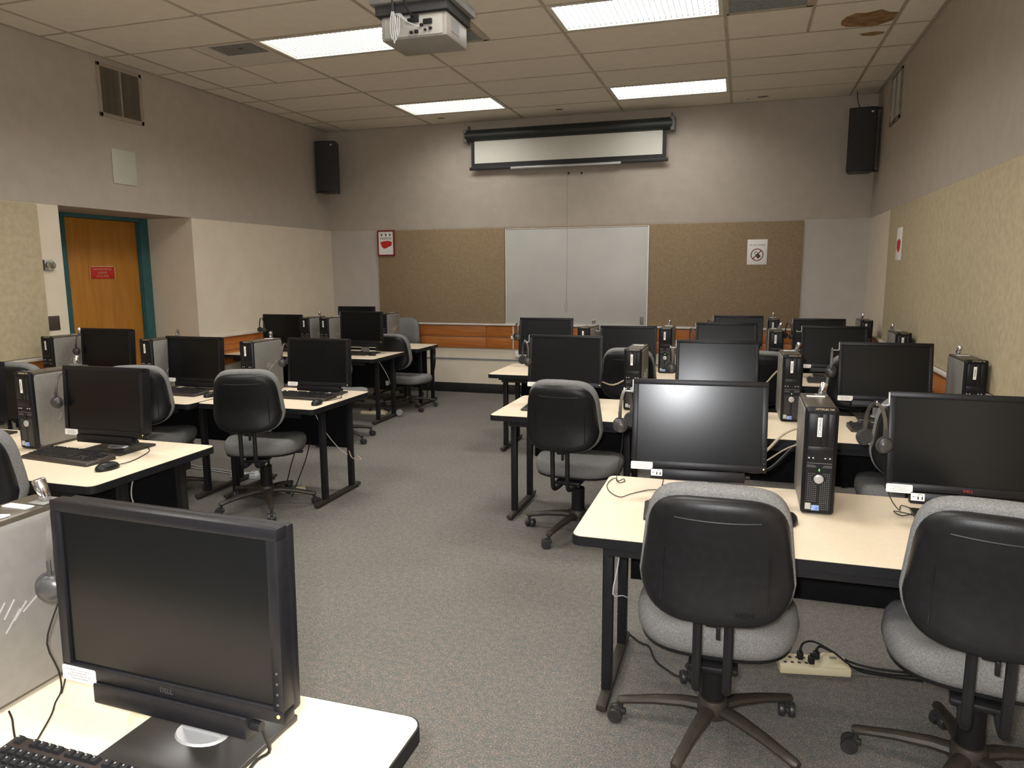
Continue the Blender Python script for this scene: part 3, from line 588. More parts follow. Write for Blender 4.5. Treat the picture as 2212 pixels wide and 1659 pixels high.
# ---- task chair: origin on the floor under the column, sitter faces +y
def outline(wb, wt, h, n=40):
    """rounded trapezoid in (x, z): width wb low, wt at the top, height h"""
    pts = []
    for i in range(n):
        a = 2 * PI * i / n; c, s_ = math.cos(a), math.sin(a); e = 0.42
        x = abs(c) ** e * (1 if c >= 0 else -1); z = abs(s_) ** e * (1 if s_ >= 0 else -1)
        k = (z + 1) / 2; wloc = wb + (wt - wb) * max(0, k - 0.25) / 0.75
        if k < 0.25: wloc = wb - 0.02 * (0.25 - k) / 0.25
        pts.append((x * wloc / 2, z * h / 2 + (0.018 * (x * x) if z < 0 else -0.006 * x * x)))
    return pts
def chair_meshes():
    P = {}
    q = G()
    q.lathe([(0.030, 0.085), (0.052, 0.09), (0.055, 0.125), (0.046, 0.15), (0.03, 0.155)], n=18)
    P['hub'] = q.mesh('hub', 'chair_base')
    q = G(); n = 10; loops = []
    for r, wz, hz, zc in ((0.035, 0.026, 0.022, 0.115), (0.10, 0.025, 0.019, 0.117), (0.20, 0.021, 0.016, 0.105), (0.275, 0.019, 0.014, 0.090), (0.312, 0.018, 0.015, 0.082), (0.325, 0.012, 0.011, 0.081)):
        loops.append([(wz * math.cos(2 * PI * i / n), r, zc + hz * math.sin(2 * PI * i / n)) for i in range(n)])
    q.loft(loops); P['arm'] = q.mesh('base_arm', 'chair_base')
    q = G()
    for dx in (-0.017, 0.017):
        q.lathe([(0.012, -0.010), (0.024, -0.010), (0.0265, -0.006), (0.0265, 0.006), (0.024, 0.010), (0.012, 0.010)], (dx, 0.018, 0.0265), (1, 0, 0), 16)
    q.cyl((0, 0.0, 0.045), (0, 0.0, 0.08), 0.009, n=8); q.box(-0.009, 0.009, -0.018, 0.024, 0.028, 0.05, 0.005)
    P['caster'] = q.mesh('caster', 'caster')
    q = G(); q.lathe([(0.040, 0.15), (0.040, 0.285), (0.036, 0.29), (0.02, 0.291)], n=18); P['column_sleeve'] = q.mesh('column_sleeve', 'black_plastic')
    q = G(); q.cyl((0, 0, 0.285), (0, 0, 0.385), 0.0135, n=14); P['gas_column'] = q.mesh('gas_column', 'chrome')
    q = G(); q.box(-0.085, 0.085, -0.16, 0.13, 0.372, 0.402, 0.010); q.box(-0.075, 0.075, -0.235, -0.12, 0.362, 0.384, 0.008); P['mechanism'] = q.mesh('seat_plate', 'black_plastic')
    q = G(); q.cyl((0.08, 0.03, 0.378), (0.20, 0.04, 0.372), 0.006, n=8); q.box(0.19, 0.245, 0.025, 0.055, 0.362, 0.380, 0.006); P['lever'] = q.mesh('lever', 'black_plastic')
    # seat cushion and pan
    q = G(); n = 40; loops = []
    def sl(s_, z, dip=0.0):
        out = []
        for i in range(n):
            a = 2 * PI * i / n; c, s2 = math.cos(a), math.sin(a); e = 0.62
            x = abs(c) ** e * (1 if c >= 0 else -1) * 0.262 * s_; y = abs(s2) ** e * (1 if s2 >= 0 else -1) * 0.235 * s_ + 0.02
            x *= 1.0 - 0.12 * max(0, -(y - 0.02)) / 0.235
            out.append((x, y, z - dip * max(0, (y - 0.1) / 0.155) ** 2))
        return out
    for s_, z in ((0.90, 0.398), (0.96, 0.405), (0.995, 0.425), (1.0, 0.445), (0.985, 0.468), (0.94, 0.483), (0.80, 0.492), (0.5, 0.488), (0.12, 0.486)): loops.append(sl(s_, z, 0.03))
    q.loft(loops); P['seat'] = q.mesh('seat', 'chair_fabric', 60)
    q = G(); q.loft([sl(0.80, 0.385, 0.03), sl(0.95, 0.392, 0.03), sl(0.955, 0.404, 0.03), sl(0.90, 0.406, 0.03)]); P['seat_pan'] = q.mesh('seat_pan', 'black_plastic', 60)
    # backrest: black shell behind, grey cushion in front
    ol = outline(0.428, 0.372, 0.375); ZCB = 0.782
    def bl(s_, y, grow=0.0):
        out = []
        for x, z in ol:
            l = math.hypot(x, z); k = (l + grow) / l * s_
            X, Z = x * k, z * k
            yy = y + 0.75 * X * X - (1.3 * Z * Z if Z < 0 else 0.28 * Z * Z) - 0.12 * (Z + 0.16)
            out.append((X, yy - 0.015 * 0, ZCB + Z))
        return out
    Y0 = -0.335
    q = G(); q.loft([bl(0.93, Y0 + 0.012), bl(0.985, Y0 + 0.006), bl(1.0, Y0 - 0.006), bl(0.992, Y0 - 0.018), bl(0.965, Y0 - 0.030), bl(0.915, Y0 - 0.038), bl(0.80, Y0 - 0.043), bl(0.6, Y0 - 0.045), bl(0.3, Y0 - 0.046), bl(0.06, Y0 - 0.046)])
    P['shell'] = q.mesh('back_shell', 'black_plastic', 70)
    def cl(s_, y, grow, up):
        return [(x, yy, z + up * min(1.0, max(0.0, (z - 0.80) / 0.19))) for x, yy, z in bl(s_, y, grow)]
    q = G(); q.loft([cl(0.94, Y0 + 0.004, 0.002, 0.004), cl(0.985, Y0 + 0.002, 0.004, 0.008), cl(1.0, Y0 + 0.012, 0.007, 0.014), cl(1.0, Y0 + 0.045, 0.008, 0.020), cl(0.985, Y0 + 0.068, 0.006, 0.018), cl(0.92, Y0 + 0.084, 0, 0.012), cl(0.75, Y0 + 0.09, 0, 0.006), cl(0.4, Y0 + 0.092, 0, 0), cl(0.06, Y0 + 0.092, 0, 0)])
    P['cushion'] = q.mesh('back_cushion', 'chair_fabric', 70)
    # moulded seams on the shell
    def onshell(X, Z, off): return (X, Y0 - 0.0455 + 0.75 * X * X - (1.3 * Z * Z if Z < 0 else 0.28 * Z * Z) - 0.12 * (Z + 0.16) - off, ZCB + Z)
    q = G()
    q.tube([onshell(x, 0.128 - 0.35 * (0.09 - 0) * (1 - (x / 0.115) ** 2) * 0.12, -0.002) for x in [k * 0.023 - 0.115 for k in range(11)]], 0.0028, 5)
    for sx in (-1, 1): q.tube([onshell(sx * (0.142 + 0.004 * k / 6), 0.03 - 0.155 * k / 6, -0.0012) for k in range(7)], 0.0026, 5)
    P['seam'] = q.mesh('shell_seam', 'black_plastic')
    for k, sx in (('bar', 1),):
        q = G(); q.tube([(0.043, -0.10, 0.368), (0.043, -0.24, 0.360), (0.043, -0.335, 0.372), (0.043, -0.362, 0.42), (0.043, -0.366, 0.52), (0.043, -0.372, 0.64)], 0.0135, 8); P['barR'] = q.mesh('back_bar', 'black_metal')
    q = G(); q.tube([(-0.043, -0.10, 0.368), (-0.043, -0.24, 0.360), (-0.043, -0.335, 0.372), (-0.043, -0.362, 0.42), (-0.043, -0.366, 0.52), (-0.043, -0.372, 0.64)], 0.0135, 8); P['barL'] = q.mesh('back_bar', 'black_metal')
    q = G(); q.box(-0.022, 0.022, -0.36, -0.335, 0.575, 0.615, 0.004); q.box(0.008, 0.020, -0.372, -0.352, 0.545, 0.585, 0.003); P['clip'] = q.mesh('height_latch', 'black_plastic')
    return P
CP = chair_meshes()
def make_chair(label, loc, rz, base_rz=0.0, logo=False, sink=0.0):
    t = thing('task_chair', label, 'chair', loc, rz, 'grey and black task chairs')
    place('hub', CP['hub'], t)
    for k in range(5):
        a = base_rz - rz + 2 * PI * k / 5
        arm = place('base_arm', CP['arm'], t, None, (0, 0, a))
        place('caster', CP['caster'], arm, (0, 0.312, 0), (0, 0, random.uniform(-2, 2)))
    place('column_sleeve', CP['column_sleeve'], t); place('gas_column', CP['gas_column'], t)
    for nm, k in (('seat_plate', 'mechanism'), ('lever', 'lever'), ('seat', 'seat'), ('seat_pan', 'seat_pan'), ('back_bar', 'barR'), ('back_bar', 'barL'), ('height_latch', 'clip'), ('back_cushion', 'cushion')):
        place(nm, CP[k], t, (0, 0, -sink))
    sh = place('back_shell', CP['shell'], t, (0, 0, -sink)); place('shell_seam', CP['seam'], sh)
    if logo: place('moulded_logo', text_mesh('HON', 0.022, 'print_black', 0.0008), sh, (0.083, -0.4045, 0.643), (PI / 2 - 0.24, 0, 0.12))
    return t
deg = math.radians
make_chair('task chair in front of the nearest right table, whole back and base visible', (-0.042, 2.39, 0), deg(0), deg(90), logo=True)
make_chair('task chair at the bottom right edge of the picture, cut by the frame', (0.715, 2.36, 0), deg(-12), deg(74), sink=-0.02)
make_chair('task chair by the aisle at the small second-row table on the right', (-0.905, 4.20, 0), deg(-4), deg(88))
make_chair('task chair by the aisle at the small third-row table on the left', (-3.05, 4.10, 0), deg(21), deg(4))
make_chair('task chair half hidden behind the second-row left monitor and tower', (-3.93, 4.06, 0), deg(28), deg(30))
make_chair('task chair of which only a black rounded top shows, far left edge', (-4.76, 4.02, 0), deg(6), deg(50))
make_chair('task chair at the left edge behind the nearest tower, its back cut by the frame', (-3.10, 2.345, 0), deg(24), deg(20))
make_chair('task chair with a grey top behind the second-row aisle tower on the right', (-0.83, 5.98, 0), deg(0), deg(40))
make_chair('task chair mostly hidden right of the second bright monitor', (0.12, 6.00, 0), deg(4), deg(10))
make_chair('task chair behind the headphones of the second-row monitor by the right wall', (0.80, 5.99, 0), deg(3), deg(25))
make_chair('task chair between the nearest right table and the second row, right edge', (0.87, 4.12, 0), deg(-6), deg(60))
make_chair('task chair with only its grey seat corner showing right of the left aisle monitor', (-3.62, 6.02, 0), deg(14), deg(33))
make_chair('low task chair at the rearmost left table beside hanging cables', (-3.71, 7.70, 0), deg(-3), deg(15), sink=0.09)
make_chair('task chair facing the viewer at the far side of the rearmost left table', (-4.19, 8.36, 0), deg(180), deg(15))

# ---- monitors: origin on the table under the screen, screen faces -y
TILT = deg(9)
def monitor_meshes():
    P = {}; W, H0, H1 = 0.2475, 0.0, 0.338
    q = G(); b = 0.021
    q.box(-W, W, 0, 0.030, H1 - b, H1, 0.003); q.box(-W, W, 0, 0.030, 0, b + 0.006, 0.003); q.box(-W, -W + b, 0, 0.030, b, H1 - b + 0.001, 0.002); q.box(W - b, W, 0, 0.030, b, H1 - b + 0.001, 0.002)
    P['bezel'] = q.mesh('bezel', 'bezel')
    q = G(); q.box(-W + b - 0.001, W - b + 0.001, 0.006, 0.02, b + 0.004, H1 - b + 0.001); P['screen'] = q.mesh('lcd_screen', 'screen')
    q = G(); q.box(-W + 0.004, W - 0.004, 0.028, 0.055, 0.004, H1 - 0.004, 0.006); q.loft([[(x, 0.054, z) for x, z in ((-0.17, 0.04), (0.17, 0.04), (0.17, 0.29), (-0.17, 0.29))], [(x, 0.082, z) for x, z in ((-0.12, 0.08), (0.12, 0.08), (0.12, 0.25), (-0.12, 0.25))]])
    P['rear'] = q.mesh('rear_housing', 'bezel')
    q = G(); q.box(-0.172, 0.172, -0.004, 0.034, -0.042, -0.002, 0.004); P['bar'] = q.mesh('sound_bar', 'bezel')
    q = G(); q.cyl((0.172, 0.014, -0.022), (0.190, 0.014, -0.022), 0.009, n=12); P['knob'] = q.mesh('volume_knob', 'black_plastic')
    q = G()
    for k in range(4): q.cyl((W - 0.0105, -0.0012, 0.035 + k * 0.0185), (W - 0.0105, 0.001, 0.035 + k * 0.0185), 0.0022, n=8)
    P['buttons'] = q.mesh('button_marks', 'print_grey')
    q = G(); q.cyl((W - 0.0105, -0.0014, 0.014), (W - 0.0105, 0.001, 0.014), 0.0032, n=8); P['led'] = q.mesh('power_light', 'amber_led')
    q = G(); q.prism(rrect(-0.041, 0.041, -0.0145, 0.0145, 0.004, 3), 0, 0.001); P['sticker'] = q.mesh('instruction_sticker', 'paper')
    q = G(); q.prism(rrect(-0.021, 0.021, -0.0125, 0.0125, 0.0015, 2), 0, 0.001); P['jack'] = q.mesh('jack_sticker', 'paper')
    q = G(); q.box(-W - 0.0035, -W + 0.001, -0.001, 0.012, H1 - 0.05, H1 - 0.004, 0.001); q.box(-W - 0.036, -W - 0.004, 0.022, 0.028, H1 - 0.052, H1 - 0.047, 0.001); q.box(-W - 0.006, -W + 0.001, 0.012, 0.028, H1 - 0.052, H1 - 0.046, 0.001); q.box(-W - 0.039, -W - 0.034, 0.022, 0.028, H1 - 0.052, H1 - 0.036, 0.001); P['hook'] = q.mesh('headphone_hook', 'silver')
    q = G()
    q.tube([(0.0, 0.0, -0.0012), (0.0, 0.0, -0.0012)], 0.001) if False else None
    n = 12      # headphone pictogram: arch and two pads
    for i in range(n):
        a0, a1 = PI * i / n, PI * (i + 1) / n
        q._new([(0.0075 + 0.0068 * math.cos(a0), 0.0012 + 0.0074 * math.sin(a0), 0.0011), (0.0075 + 0.0080 * math.cos(a0), 0.0012 + 0.0086 * math.sin(a0), 0.0011), (0.0075 + 0.0080 * math.cos(a1), 0.0012 + 0.0086 * math.sin(a1), 0.0011), (0.0075 + 0.0068 * math.cos(a1), 0.0012 + 0.0074 * math.sin(a1), 0.0011)], [(0, 1, 2, 3)])
    for sx in (-1, 1): q.box(0.0075 + sx * 0.0062 - 0.0019, 0.0075 + sx * 0.0062 + 0.0019, -0.0085, 0.0012, 0.0009, 0.0013)
    q.box(-0.0145, -0.004, -0.0005, 0.0005, 0.0009, 0.0013); q._new([(-0.0165, 0, 0.0012), (-0.0125, -0.0024, 0.0012), (-0.0125, 0.0024, 0.0012)], [(0, 1, 2)])
    P['jackart'] = q.mesh('headphone_symbol', 'print_black')
    q = G(); q.box(-0.135, 0.135, -0.045, 0.185, 0, 0.012, 0.003); P['base'] = q.mesh('stand_base', 'stand_base')
    q = G(); q.loft([[(0.055 * math.cos(2 * PI * i / 24), 0.075 + 0.04 * math.sin(2 * PI * i / 24), 0.012) for i in range(24)], [(0.052 * math.cos(2 * PI * i / 24), 0.075 + 0.037 * math.sin(2 * PI * i / 24), 0.016) for i in range(24)]]); P['foot'] = q.mesh('neck_foot', 'silver')
    q = G(); q.loft([[(-0.045, 0.05, 0.014), (0.045, 0.05, 0.014), (0.040, 0.085, 0.014), (-0.040, 0.085, 0.014)], [(-0.036, 0.055, 0.20), (0.036, 0.055, 0.20), (0.03, 0.075, 0.20), (-0.03, 0.075, 0.20)], [(-0.034, 0.065, 0.30), (0.034, 0.065, 0.30), (0.03, 0.085, 0.30), (-0.03, 0.085, 0.30)]]); P['neck'] = q.mesh('stand_neck', 'silver')
    return P
MP = monitor_meshes()
NOTE = 'Save all files to your H:\\ drive or\nother external media.\nAll files saved locally onto this\ncomputer will be deleted.'
def make_monitor(label, x, y, rz=0.0, sticker=True, jack=False, hook=True, logo='print_dim', tilt=TILT, lift=0.125):
    t = thing('monitor', label, 'monitor', (x, y, ZT), rz, 'black widescreen monitors')
    R = (-tilt, 0, 0); L = (0, 0, lift)
    bz = place('bezel', MP['bezel'], t, L, R); place('lcd_screen', MP['screen'], t, L, R); place('rear_housing', MP['rear'], t, L, R)
    sb = place('sound_bar', MP['bar'], t, L, R); place('volume_knob', MP['knob'], sb)
    place('button_marks', MP['buttons'], bz); place('power_light', MP['led'], bz)
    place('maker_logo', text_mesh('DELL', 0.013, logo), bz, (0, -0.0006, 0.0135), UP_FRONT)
    if sticker:
        q = place('instruction_sticker', MP['sticker'], bz, (-0.2475 + 0.041, -0.0002, 0.006), UP_FRONT)
        place('sticker_text', text_mesh(NOTE, 0.0046, 'print_grey', 0.0001, lead=1.15), t, None).parent = bz
        bz.children[-1].location = (-0.2475 + 0.041, -0.0013, 0.006); bz.children[-1].rotation_euler = UP_FRONT
    if jack:
        place('jack_sticker', MP['jack'], sb, (-0.150, -0.0042, -0.018), UP_FRONT); place('headphone_symbol', MP['jackart'], sb, (-0.150, -0.0042, -0.018), UP_FRONT)
    if hook: place('headphone_hook', MP['hook'], bz)
    place('stand_base', MP['base'], t); place('neck_foot', MP['foot'], t); place('stand_neck', MP['neck'], t, (0, 0.022, 0))
    return t
make_monitor('large black monitor at the bottom left, nearest of all', -0.945, 0.955, deg(-2), hook=False, tilt=deg(1), lift=0.128)
make_monitor('monitor on the second-row left table beside keyboard and mouse', -2.972, 2.75, 0, hook=False, tilt=deg(3), lift=0.086)
make_monitor('monitor at the left edge of the picture, only its right border in view', -3.95, 2.78, 0, hook=False, tilt=deg(3), lift=0.086)
make_monitor('monitor on the small third-row aisle table on the left', -2.87, 4.50, 0, hook=False, tilt=deg(3), lift=0.074)
make_monitor('monitor on the third-row left table, second from the aisle', -3.93, 4.48, 0, hook=False, tilt=deg(3), lift=0.066)
make_monitor('monitor in front of the wooden door, third row on the left', -4.755, 4.48, 0, sticker=False, hook=False, tilt=deg(3), lift=0.112)
make_monitor('leftmost monitor of the fourth row on the left, two towers beside it', -4.92, 7.03, 0, sticker=False, hook=False, tilt=deg(3), lift=0.076)
make_monitor('monitor at the aisle end of the fourth row on the left', -3.885, 6.96, 0, sticker=False, tilt=deg(2), lift=0.124)
make_monitor('monitor on the rearmost left table, peeking over the one before it', -4.53, 8.00, 0, sticker=False, tilt=deg(3), lift=0.124)
make_monitor('bright grey monitor on the nearest right table, left of its tower', -0.137, 2.755, deg(4), jack=True, lift=0.130)
make_monitor('monitor with a red glare-painted logo on the nearest right table, cut by the frame', 0.745, 2.70, deg(-1), jack=True, logo='red_glare_logo', lift=0.124)
make_monitor('monitor behind the aisle chair, second row on the right', -1.10, 4.63, deg(1), lift=0.124)
make_monitor('bright monitor in the second row directly behind the nearest right one', -0.135, 4.62, deg(3), lift=0.112)
make_monitor('monitor in the second row by the right wall', 0.805, 4.62, 0, lift=0.120)
make_monitor('monitor at the aisle end of the third row on the right, under the whiteboard', -1.69, 6.36, deg(2), sticker=False, lift=0.124)
make_monitor('dark monitor under the right part of the whiteboard, third row', -0.945, 6.36, deg(2), sticker=False, lift=0.064)
make_monitor('bluish monitor in the third row behind the second bright one', -0.12, 6.36, deg(2), sticker=False, lift=0.104)
make_monitor('monitor in the third row nearest the right wall', 0.72, 6.36, 0, lift=0.090)
make_monitor('left monitor of the rearmost right row, by the tan panel', -0.035, 7.90, 0, sticker=False, lift=0.074)
make_monitor('right monitor of the rearmost right row, before the pale wall strip', 0.745, 7.90, 0, sticker=False, lift=0.054)

# ---- computer towers: origin on the table under the front face, front faces -y
def tower_meshes():
    P = {}; W, D, H = 0.0555, 0.353, 0.392
    q = G(); q.box(-W + 0.003, W - 0.003, 0.012, D, 0.006, H - 0.004, 0.006); 
    for x in (-0.035, 0.035):
        for y in (0.05, 0.30): q.cyl((x, y, 0), (x, y, 0.008), 0.010, n=10)
    P['case'] = q.mesh('case', 'case_top')
    q = G(); q.prism([(a, b) for a, b in rrect(0.022, D - 0.002, 0.014, H - 0.016, 0.022, 5)], 0, 0.004, bev=0.0015); q2 = q
    for v in q.bm.verts: v.co = Vector((W - 0.004 + v.co.z, v.co.x, v.co.y))
    P['sideR'] = q.mesh('side_panel', 'case_grey')
    q = G(); q.prism([(a, b) for a, b in rrect(0.022, D - 0.002, 0.014, H - 0.016, 0.022, 5)], 0, 0.004, bev=0.0015)
    for v in q.bm.verts: v.co = Vector((-W + 0.004 - v.co.z, v.co.x, v.co.y))
    P['sideL'] = q.mesh('side_panel', 'case_grey')
    q = G()      # front bezel with bevelled rim
    q.loft([[(x, 0.020, z) for x, z in rrect(-W, W, 0.004, H, 0.010, 3)], [(x, 0.008, z) for x, z in rrect(-W, W, 0.004, H, 0.010, 3)], [(x, 0.0, z) for x, z in rrect(-W + 0.009, W - 0.009, 0.010, H - 0.014, 0.006, 3)], [(x, 0.003, z) for x, z in rrect(-W + 0.011, W - 0.011, 0.012, H - 0.016, 0.005, 3)]])
    P['bezel'] = q.mesh('front_bezel', 'bezel')
    q = G(); q.box(-0.042, -0.001, -0.0005, 0.006, 0.255, 0.370, 0.002); q.box(0.001, 0.020, -0.0005, 0.006, 0.255, 0.370, 0.002); q.box(0.022, 0.042, -0.0005, 0.006, 0.255, 0.370, 0.002); q.box(-0.042, 0.042, -0.0002, 0.006, 0.222, 0.252, 0.002)
    P['bay'] = q.mesh('drive_cover', 'black_plastic')
    q = G(); q.box(-0.041, 0.041, -0.0003, 0.006, 0.190, 0.1915); q.box(-0.041, -0.014, -0.0003, 0.004, 0.1815, 0.183); q.box(0.014, 0.041, -0.0003, 0.004, 0.1815, 0.183); q.box(-0.041, -0.010, -0.0003, 0.004, 0.1765, 0.178); q.box(0.010, 0.041, -0.0003, 0.004, 0.1765, 0.178)
    P['lines'] = q.mesh('panel_ribs', 'proj_grey')
    q = G()
    for x in (-0.036, -0.022, 0.018, 0.033): q.box(x - 0.0025, x + 0.0025, -0.0004, 0.004, 0.208, 0.2115)
    P['ports'] = q.mesh('port_marks', 'print_white')
    q = G()
    for sx in (-1, 1):
        for k in range(5):
            for r in range(19):
                x = sx * (0.008 + k * 0.0066); z = 0.022 + r * 0.0072
                if math.hypot(x, z - 0.133) < 0.022 or (z < 0.045 and x < 0.008): continue
                q.box(x - 0.0016, x + 0.0016, 0.0012, 0.004, z - 0.0011, z + 0.0011)
    P['grille'] = q.mesh('vent_grille', 'proj_grey')
    q = G(); q.lathe([(0.0165, 0.004), (0.0165, -0.001), (0.014, -0.003), (0.008, -0.0035), (0.002, -0.0035)], (0, 0, 0.133), (0, 1, 0), 20); P['button'] = q.mesh('power_button', 'silver')
    for v in P['button'].vertices: pass
    q = G(); q.lathe([(0.0065, 0.004), (0.0065, -0.0005), (0.004, -0.001)], (0, 0, 0.1665), (0, 1, 0), 12); P['ledring'] = q.mesh('light_ring', 'black_plastic')
    q = G(); q.box(-0.0018, 0.0018, -0.0016, 0.0, 0.1625, 0.1705); P['led'] = q.mesh('power_light', 'green_led')
    q = G(); q.box(-0.0075, 0.0075, -0.0012, 0.0, -0.0345, 0.0345); P['label'] = q.mesh('asset_label', 'paper')
    q = G(); q.box(-0.041, -0.022, -0.0008, 0.004, 0.020, 0.043); P['stk1'] = q.mesh('grey_sticker', 'sticker_grey')
    q = G(); q.box(-0.020, 0.006, -0.0008, 0.004, 0.017, 0.036); P['stk2'] = q.mesh('blue_sticker', 'sticker_blue')
    q = G(); q.box(-0.033, 0.033, 0.262, 0.282, H - 0.006, H - 0.002); P['toplabel'] = q.mesh('top_label', 'paper')
    q = G(); q.box(-0.02, 0.02, -0.0006, 0, -0.0012, 0.0012); P['dash'] = q.mesh('label_print', 'print_grey')
    # raised maker's mark on the side panel: slanted strokes
    q = G()
    def stroke(y0, z0, y1, z1, w_=0.0012):
        d = Vector((0, y1 - y0, z1 - z0)).normalized(); n_ = Vector((0, -d.z, d.y)) * w_
        a, b = Vector((W, y0, z0)), Vector((W, y1, z1)); o = Vector((0.0012, 0, 0))
        q.loft([[tuple(a + n_ - o), tuple(b + n_ - o), tuple(b - n_ - o), tuple(a - n_ - o)], [tuple(a + n_ + o), tuple(b + n_ + o), tuple(b - n_ + o), tuple(a - n_ + o)]])
    for a in ((0.155, 0.190, 0.180, 0.222), (0.175, 0.188, 0.200, 0.220), (0.195, 0.176, 0.225, 0.206), (0.175, 0.158, 0.210, 0.196), (0.135, 0.130, 0.152, 0.150), (0.152, 0.150, 0.158, 0.166), (0.215, 0.186, 0.290, 0.232), (0.262, 0.214, 0.262, 0.232)): stroke(*a)
    P['mark'] = q.mesh('raised_mark', 'silver')
    return P
TP = tower_meshes()
def make_tower(label, x, y, rz=0.0, led=False, near=False, code=False):
    t = thing('desktop_computer', label, 'computer', (x, y, ZT), rz, 'upright desktop computers')
    for nm, k in (('case', 'case'), ('side_panel', 'sideR'), ('side_panel', 'sideL')):
        o = place(nm, TP[k], t)
        if k == 'sideR': place('raised_mark', TP['mark'], o)
    b = place('front_bezel', TP['bezel'], t)
    for nm, k in (('drive_cover', 'bay'), ('panel_ribs', 'lines'), ('port_marks', 'ports'), ('power_button', 'button'), ('light_ring', 'ledring'), ('grey_sticker', 'stk1'), ('blue_sticker', 'stk2')): place(nm, TP[k], b)
    o = place('vent_grille', TP['grille'], b); o['kind'] = 'stuff'
    if led: place('power_light', TP['led'], b)
    lb = place('asset_label', TP['label'], b, (-0.006, 0, 0.322))
    if code: place('label_text', text_mesh('NH450C25', 0.0135, 'print_black', 0.0001), t, (-0.006, -0.0014, 0.322), (PI / 2, PI / 2, 0))
    else: place('label_print', TP['dash'], t, (-0.006, -0.0012, 0.322), (0, PI / 2, 0))
    place('top_label', TP['toplabel'], t)
    place('top_writing', text_mesh('OPTIPLEX 740', 0.0100, 'print_tan', 0.0003), b, (0.008, 0.0035, 0.3855), (math.radians(58), 0, 0))
    return t
make_tower('nearest desktop computer, left edge, grey side panel under a silver lock', -1.441, 0.830)
make_tower('desktop computer beside the second-row left monitor, white label upright', -3.40, 2.69)
make_tower('desktop computer on the small third-row aisle table on the left', -3.355, 4.36)
make_tower('desktop computer beside the monitor second from the aisle, third row left', -4.215, 4.33)
make_tower('desktop computer before the brown wall plate, third row on the left', -5.165, 4.32)
make_tower('left one of the two desktop computers side by side, fourth row left', -4.555, 6.93)
make_tower('right one of the two desktop computers side by side, fourth row left', -4.315, 6.93)
make_tower('desktop computer rearmost on the left, grey side above the aisle monitor edge', -4.065, 7.80)
make_tower('desktop computer on the nearest right table, label reading upright letters, green light', 0.285, 2.735, 0, True, True, True)
make_tower('desktop computer behind the aisle chair, second row on the right', -0.64, 4.55)
make_tower('desktop computer with a bright green light, middle of the second right row', 0.292, 4.44, deg(2), True)
make_tower('desktop computer by the right wall, second row', 1.205, 4.42)
make_tower('desktop computer at the aisle end, third row on the right', -1.31, 6.25, deg(-4))
make_tower('desktop computer with a green light under the whiteboard, third right row', -0.615, 6.32, 0, True)
make_tower('desktop computer in the middle of the third right row, close before another', 0.272, 6.22)
make_tower('desktop computer by the right wall, third row', 1.19, 6.22)
make_tower('desktop computer in the rearmost right row before the tan panel', 0.305, 7.72)
make_tower('desktop computer in the rearmost right row, in the corner by the wall', 1.15, 7.72)

# ---- silver cylinder locks bolted on the towers
def lock_meshes():
    q = G(); q.lathe([(0.010, 0.0), (0.0125, 0.004), (0.0125, 0.022), (0.0135, 0.023), (0.0135, 0.040), (0.012, 0.043), (0.004, 0.043)], n=16); b = q.mesh('lock_barrel', 'chrome')
    q = G(); q.box(-0.022, 0.022, -0.024, 0.024, 0, 0.0025, 0.001); q.box(-0.008, 0.008, -0.008, 0.008, 0.0025, 0.012, 0.002); p = q.mesh('lock_plate', 'proj_grey')
    return b, p
LB, LP_ = lock_meshes()
def make_lock(label, x, y, lean=(-0.1, -0.35), z=None):
    t = thing('cable_lock', label, 'lock', (x, y, (ZT + 0.3885) if z is None else z), 0, 'silver computer locks')
    place('lock_plate', LP_, t); place('lock_barrel', LB, t, (0, 0, 0.008), (lean[1], lean[0], 0))
for lab, x, y, ln in (
    ('large silver lock on the nearest left tower', -1.415, 1.145, (-0.25, 0.1)), ('silver lock on the second-row left tower', -3.405, 3.01, (0.1, -0.3)),
    ('silver lock on the small aisle table tower, third row left', -3.355, 4.66, (0.05, 0.1)), ('silver lock on the tower second from the aisle, third row left', -4.20, 4.64, (0.4, 0.1)),
    ('silver lock on the tower before the door, third row left', -5.14, 4.62, (-0.3, 0.1)), ('dark lock on the left one of the paired fourth-row towers', -4.54, 7.22, (0, 0.1)),
    ('silver lock on the nearest right tower', 0.305, 3.04, (0.35, -0.2)), ('silver lock on the middle second-row right tower', 0.325, 4.74, (0.4, 0.1)),
    ('silver lock on the second-row tower by the right wall', 1.185, 4.72, (0.25, 0.1)), ('silver lock on the aisle-end tower, third row right', -1.285, 6.54, (0.2, 0.1)),
    ('silver lock on the green-lit tower under the whiteboard, third right row', -0.62, 6.62, (0.35, 0.1)), ('silver lock on the third-row middle tower at right', 0.30, 6.5, (0.5, 0.1)),
    ('silver lock on the third-row tower by the right wall', 1.15, 6.5, (0.2, 0.1)), ('silver lock on the rearmost right-row tower before the tan panel', 0.30, 8.02, (0.3, 0.1)),
    ('silver lock on the rearmost tower in the right corner', 1.14, 8.0, (0.35, 0.1))): make_lock(lab, x, y, ln)
# papers on the nearest left tower
q = G(); q._new([(-0.035, -0.028, 0.0005), (0.03, -0.02, 0.0005), (0.035, 0.03, 0.0005), (-0.01, 0.022, 0.0005), (-0.03, 0.028, 0.0005), (-0.035, -0.028, 0.0018), (0.03, -0.02, 0.0018), (0.035, 0.03, 0.004), (-0.01, 0.022, 0.0018), (-0.03, 0.028, 0.006)], [(4, 3, 2, 1, 0), (5, 6, 7, 8, 9), (0, 1, 6, 5), (1, 2, 7, 6), (2, 3, 8, 7), (3, 4, 9, 8), (4, 0, 5, 9)])
tag(q.build('paper_label', 'paper', None, loc=(-1.432, 1.02, ZT + 0.3885)), 'white torn paper label on top of the nearest left tower', 'paper')

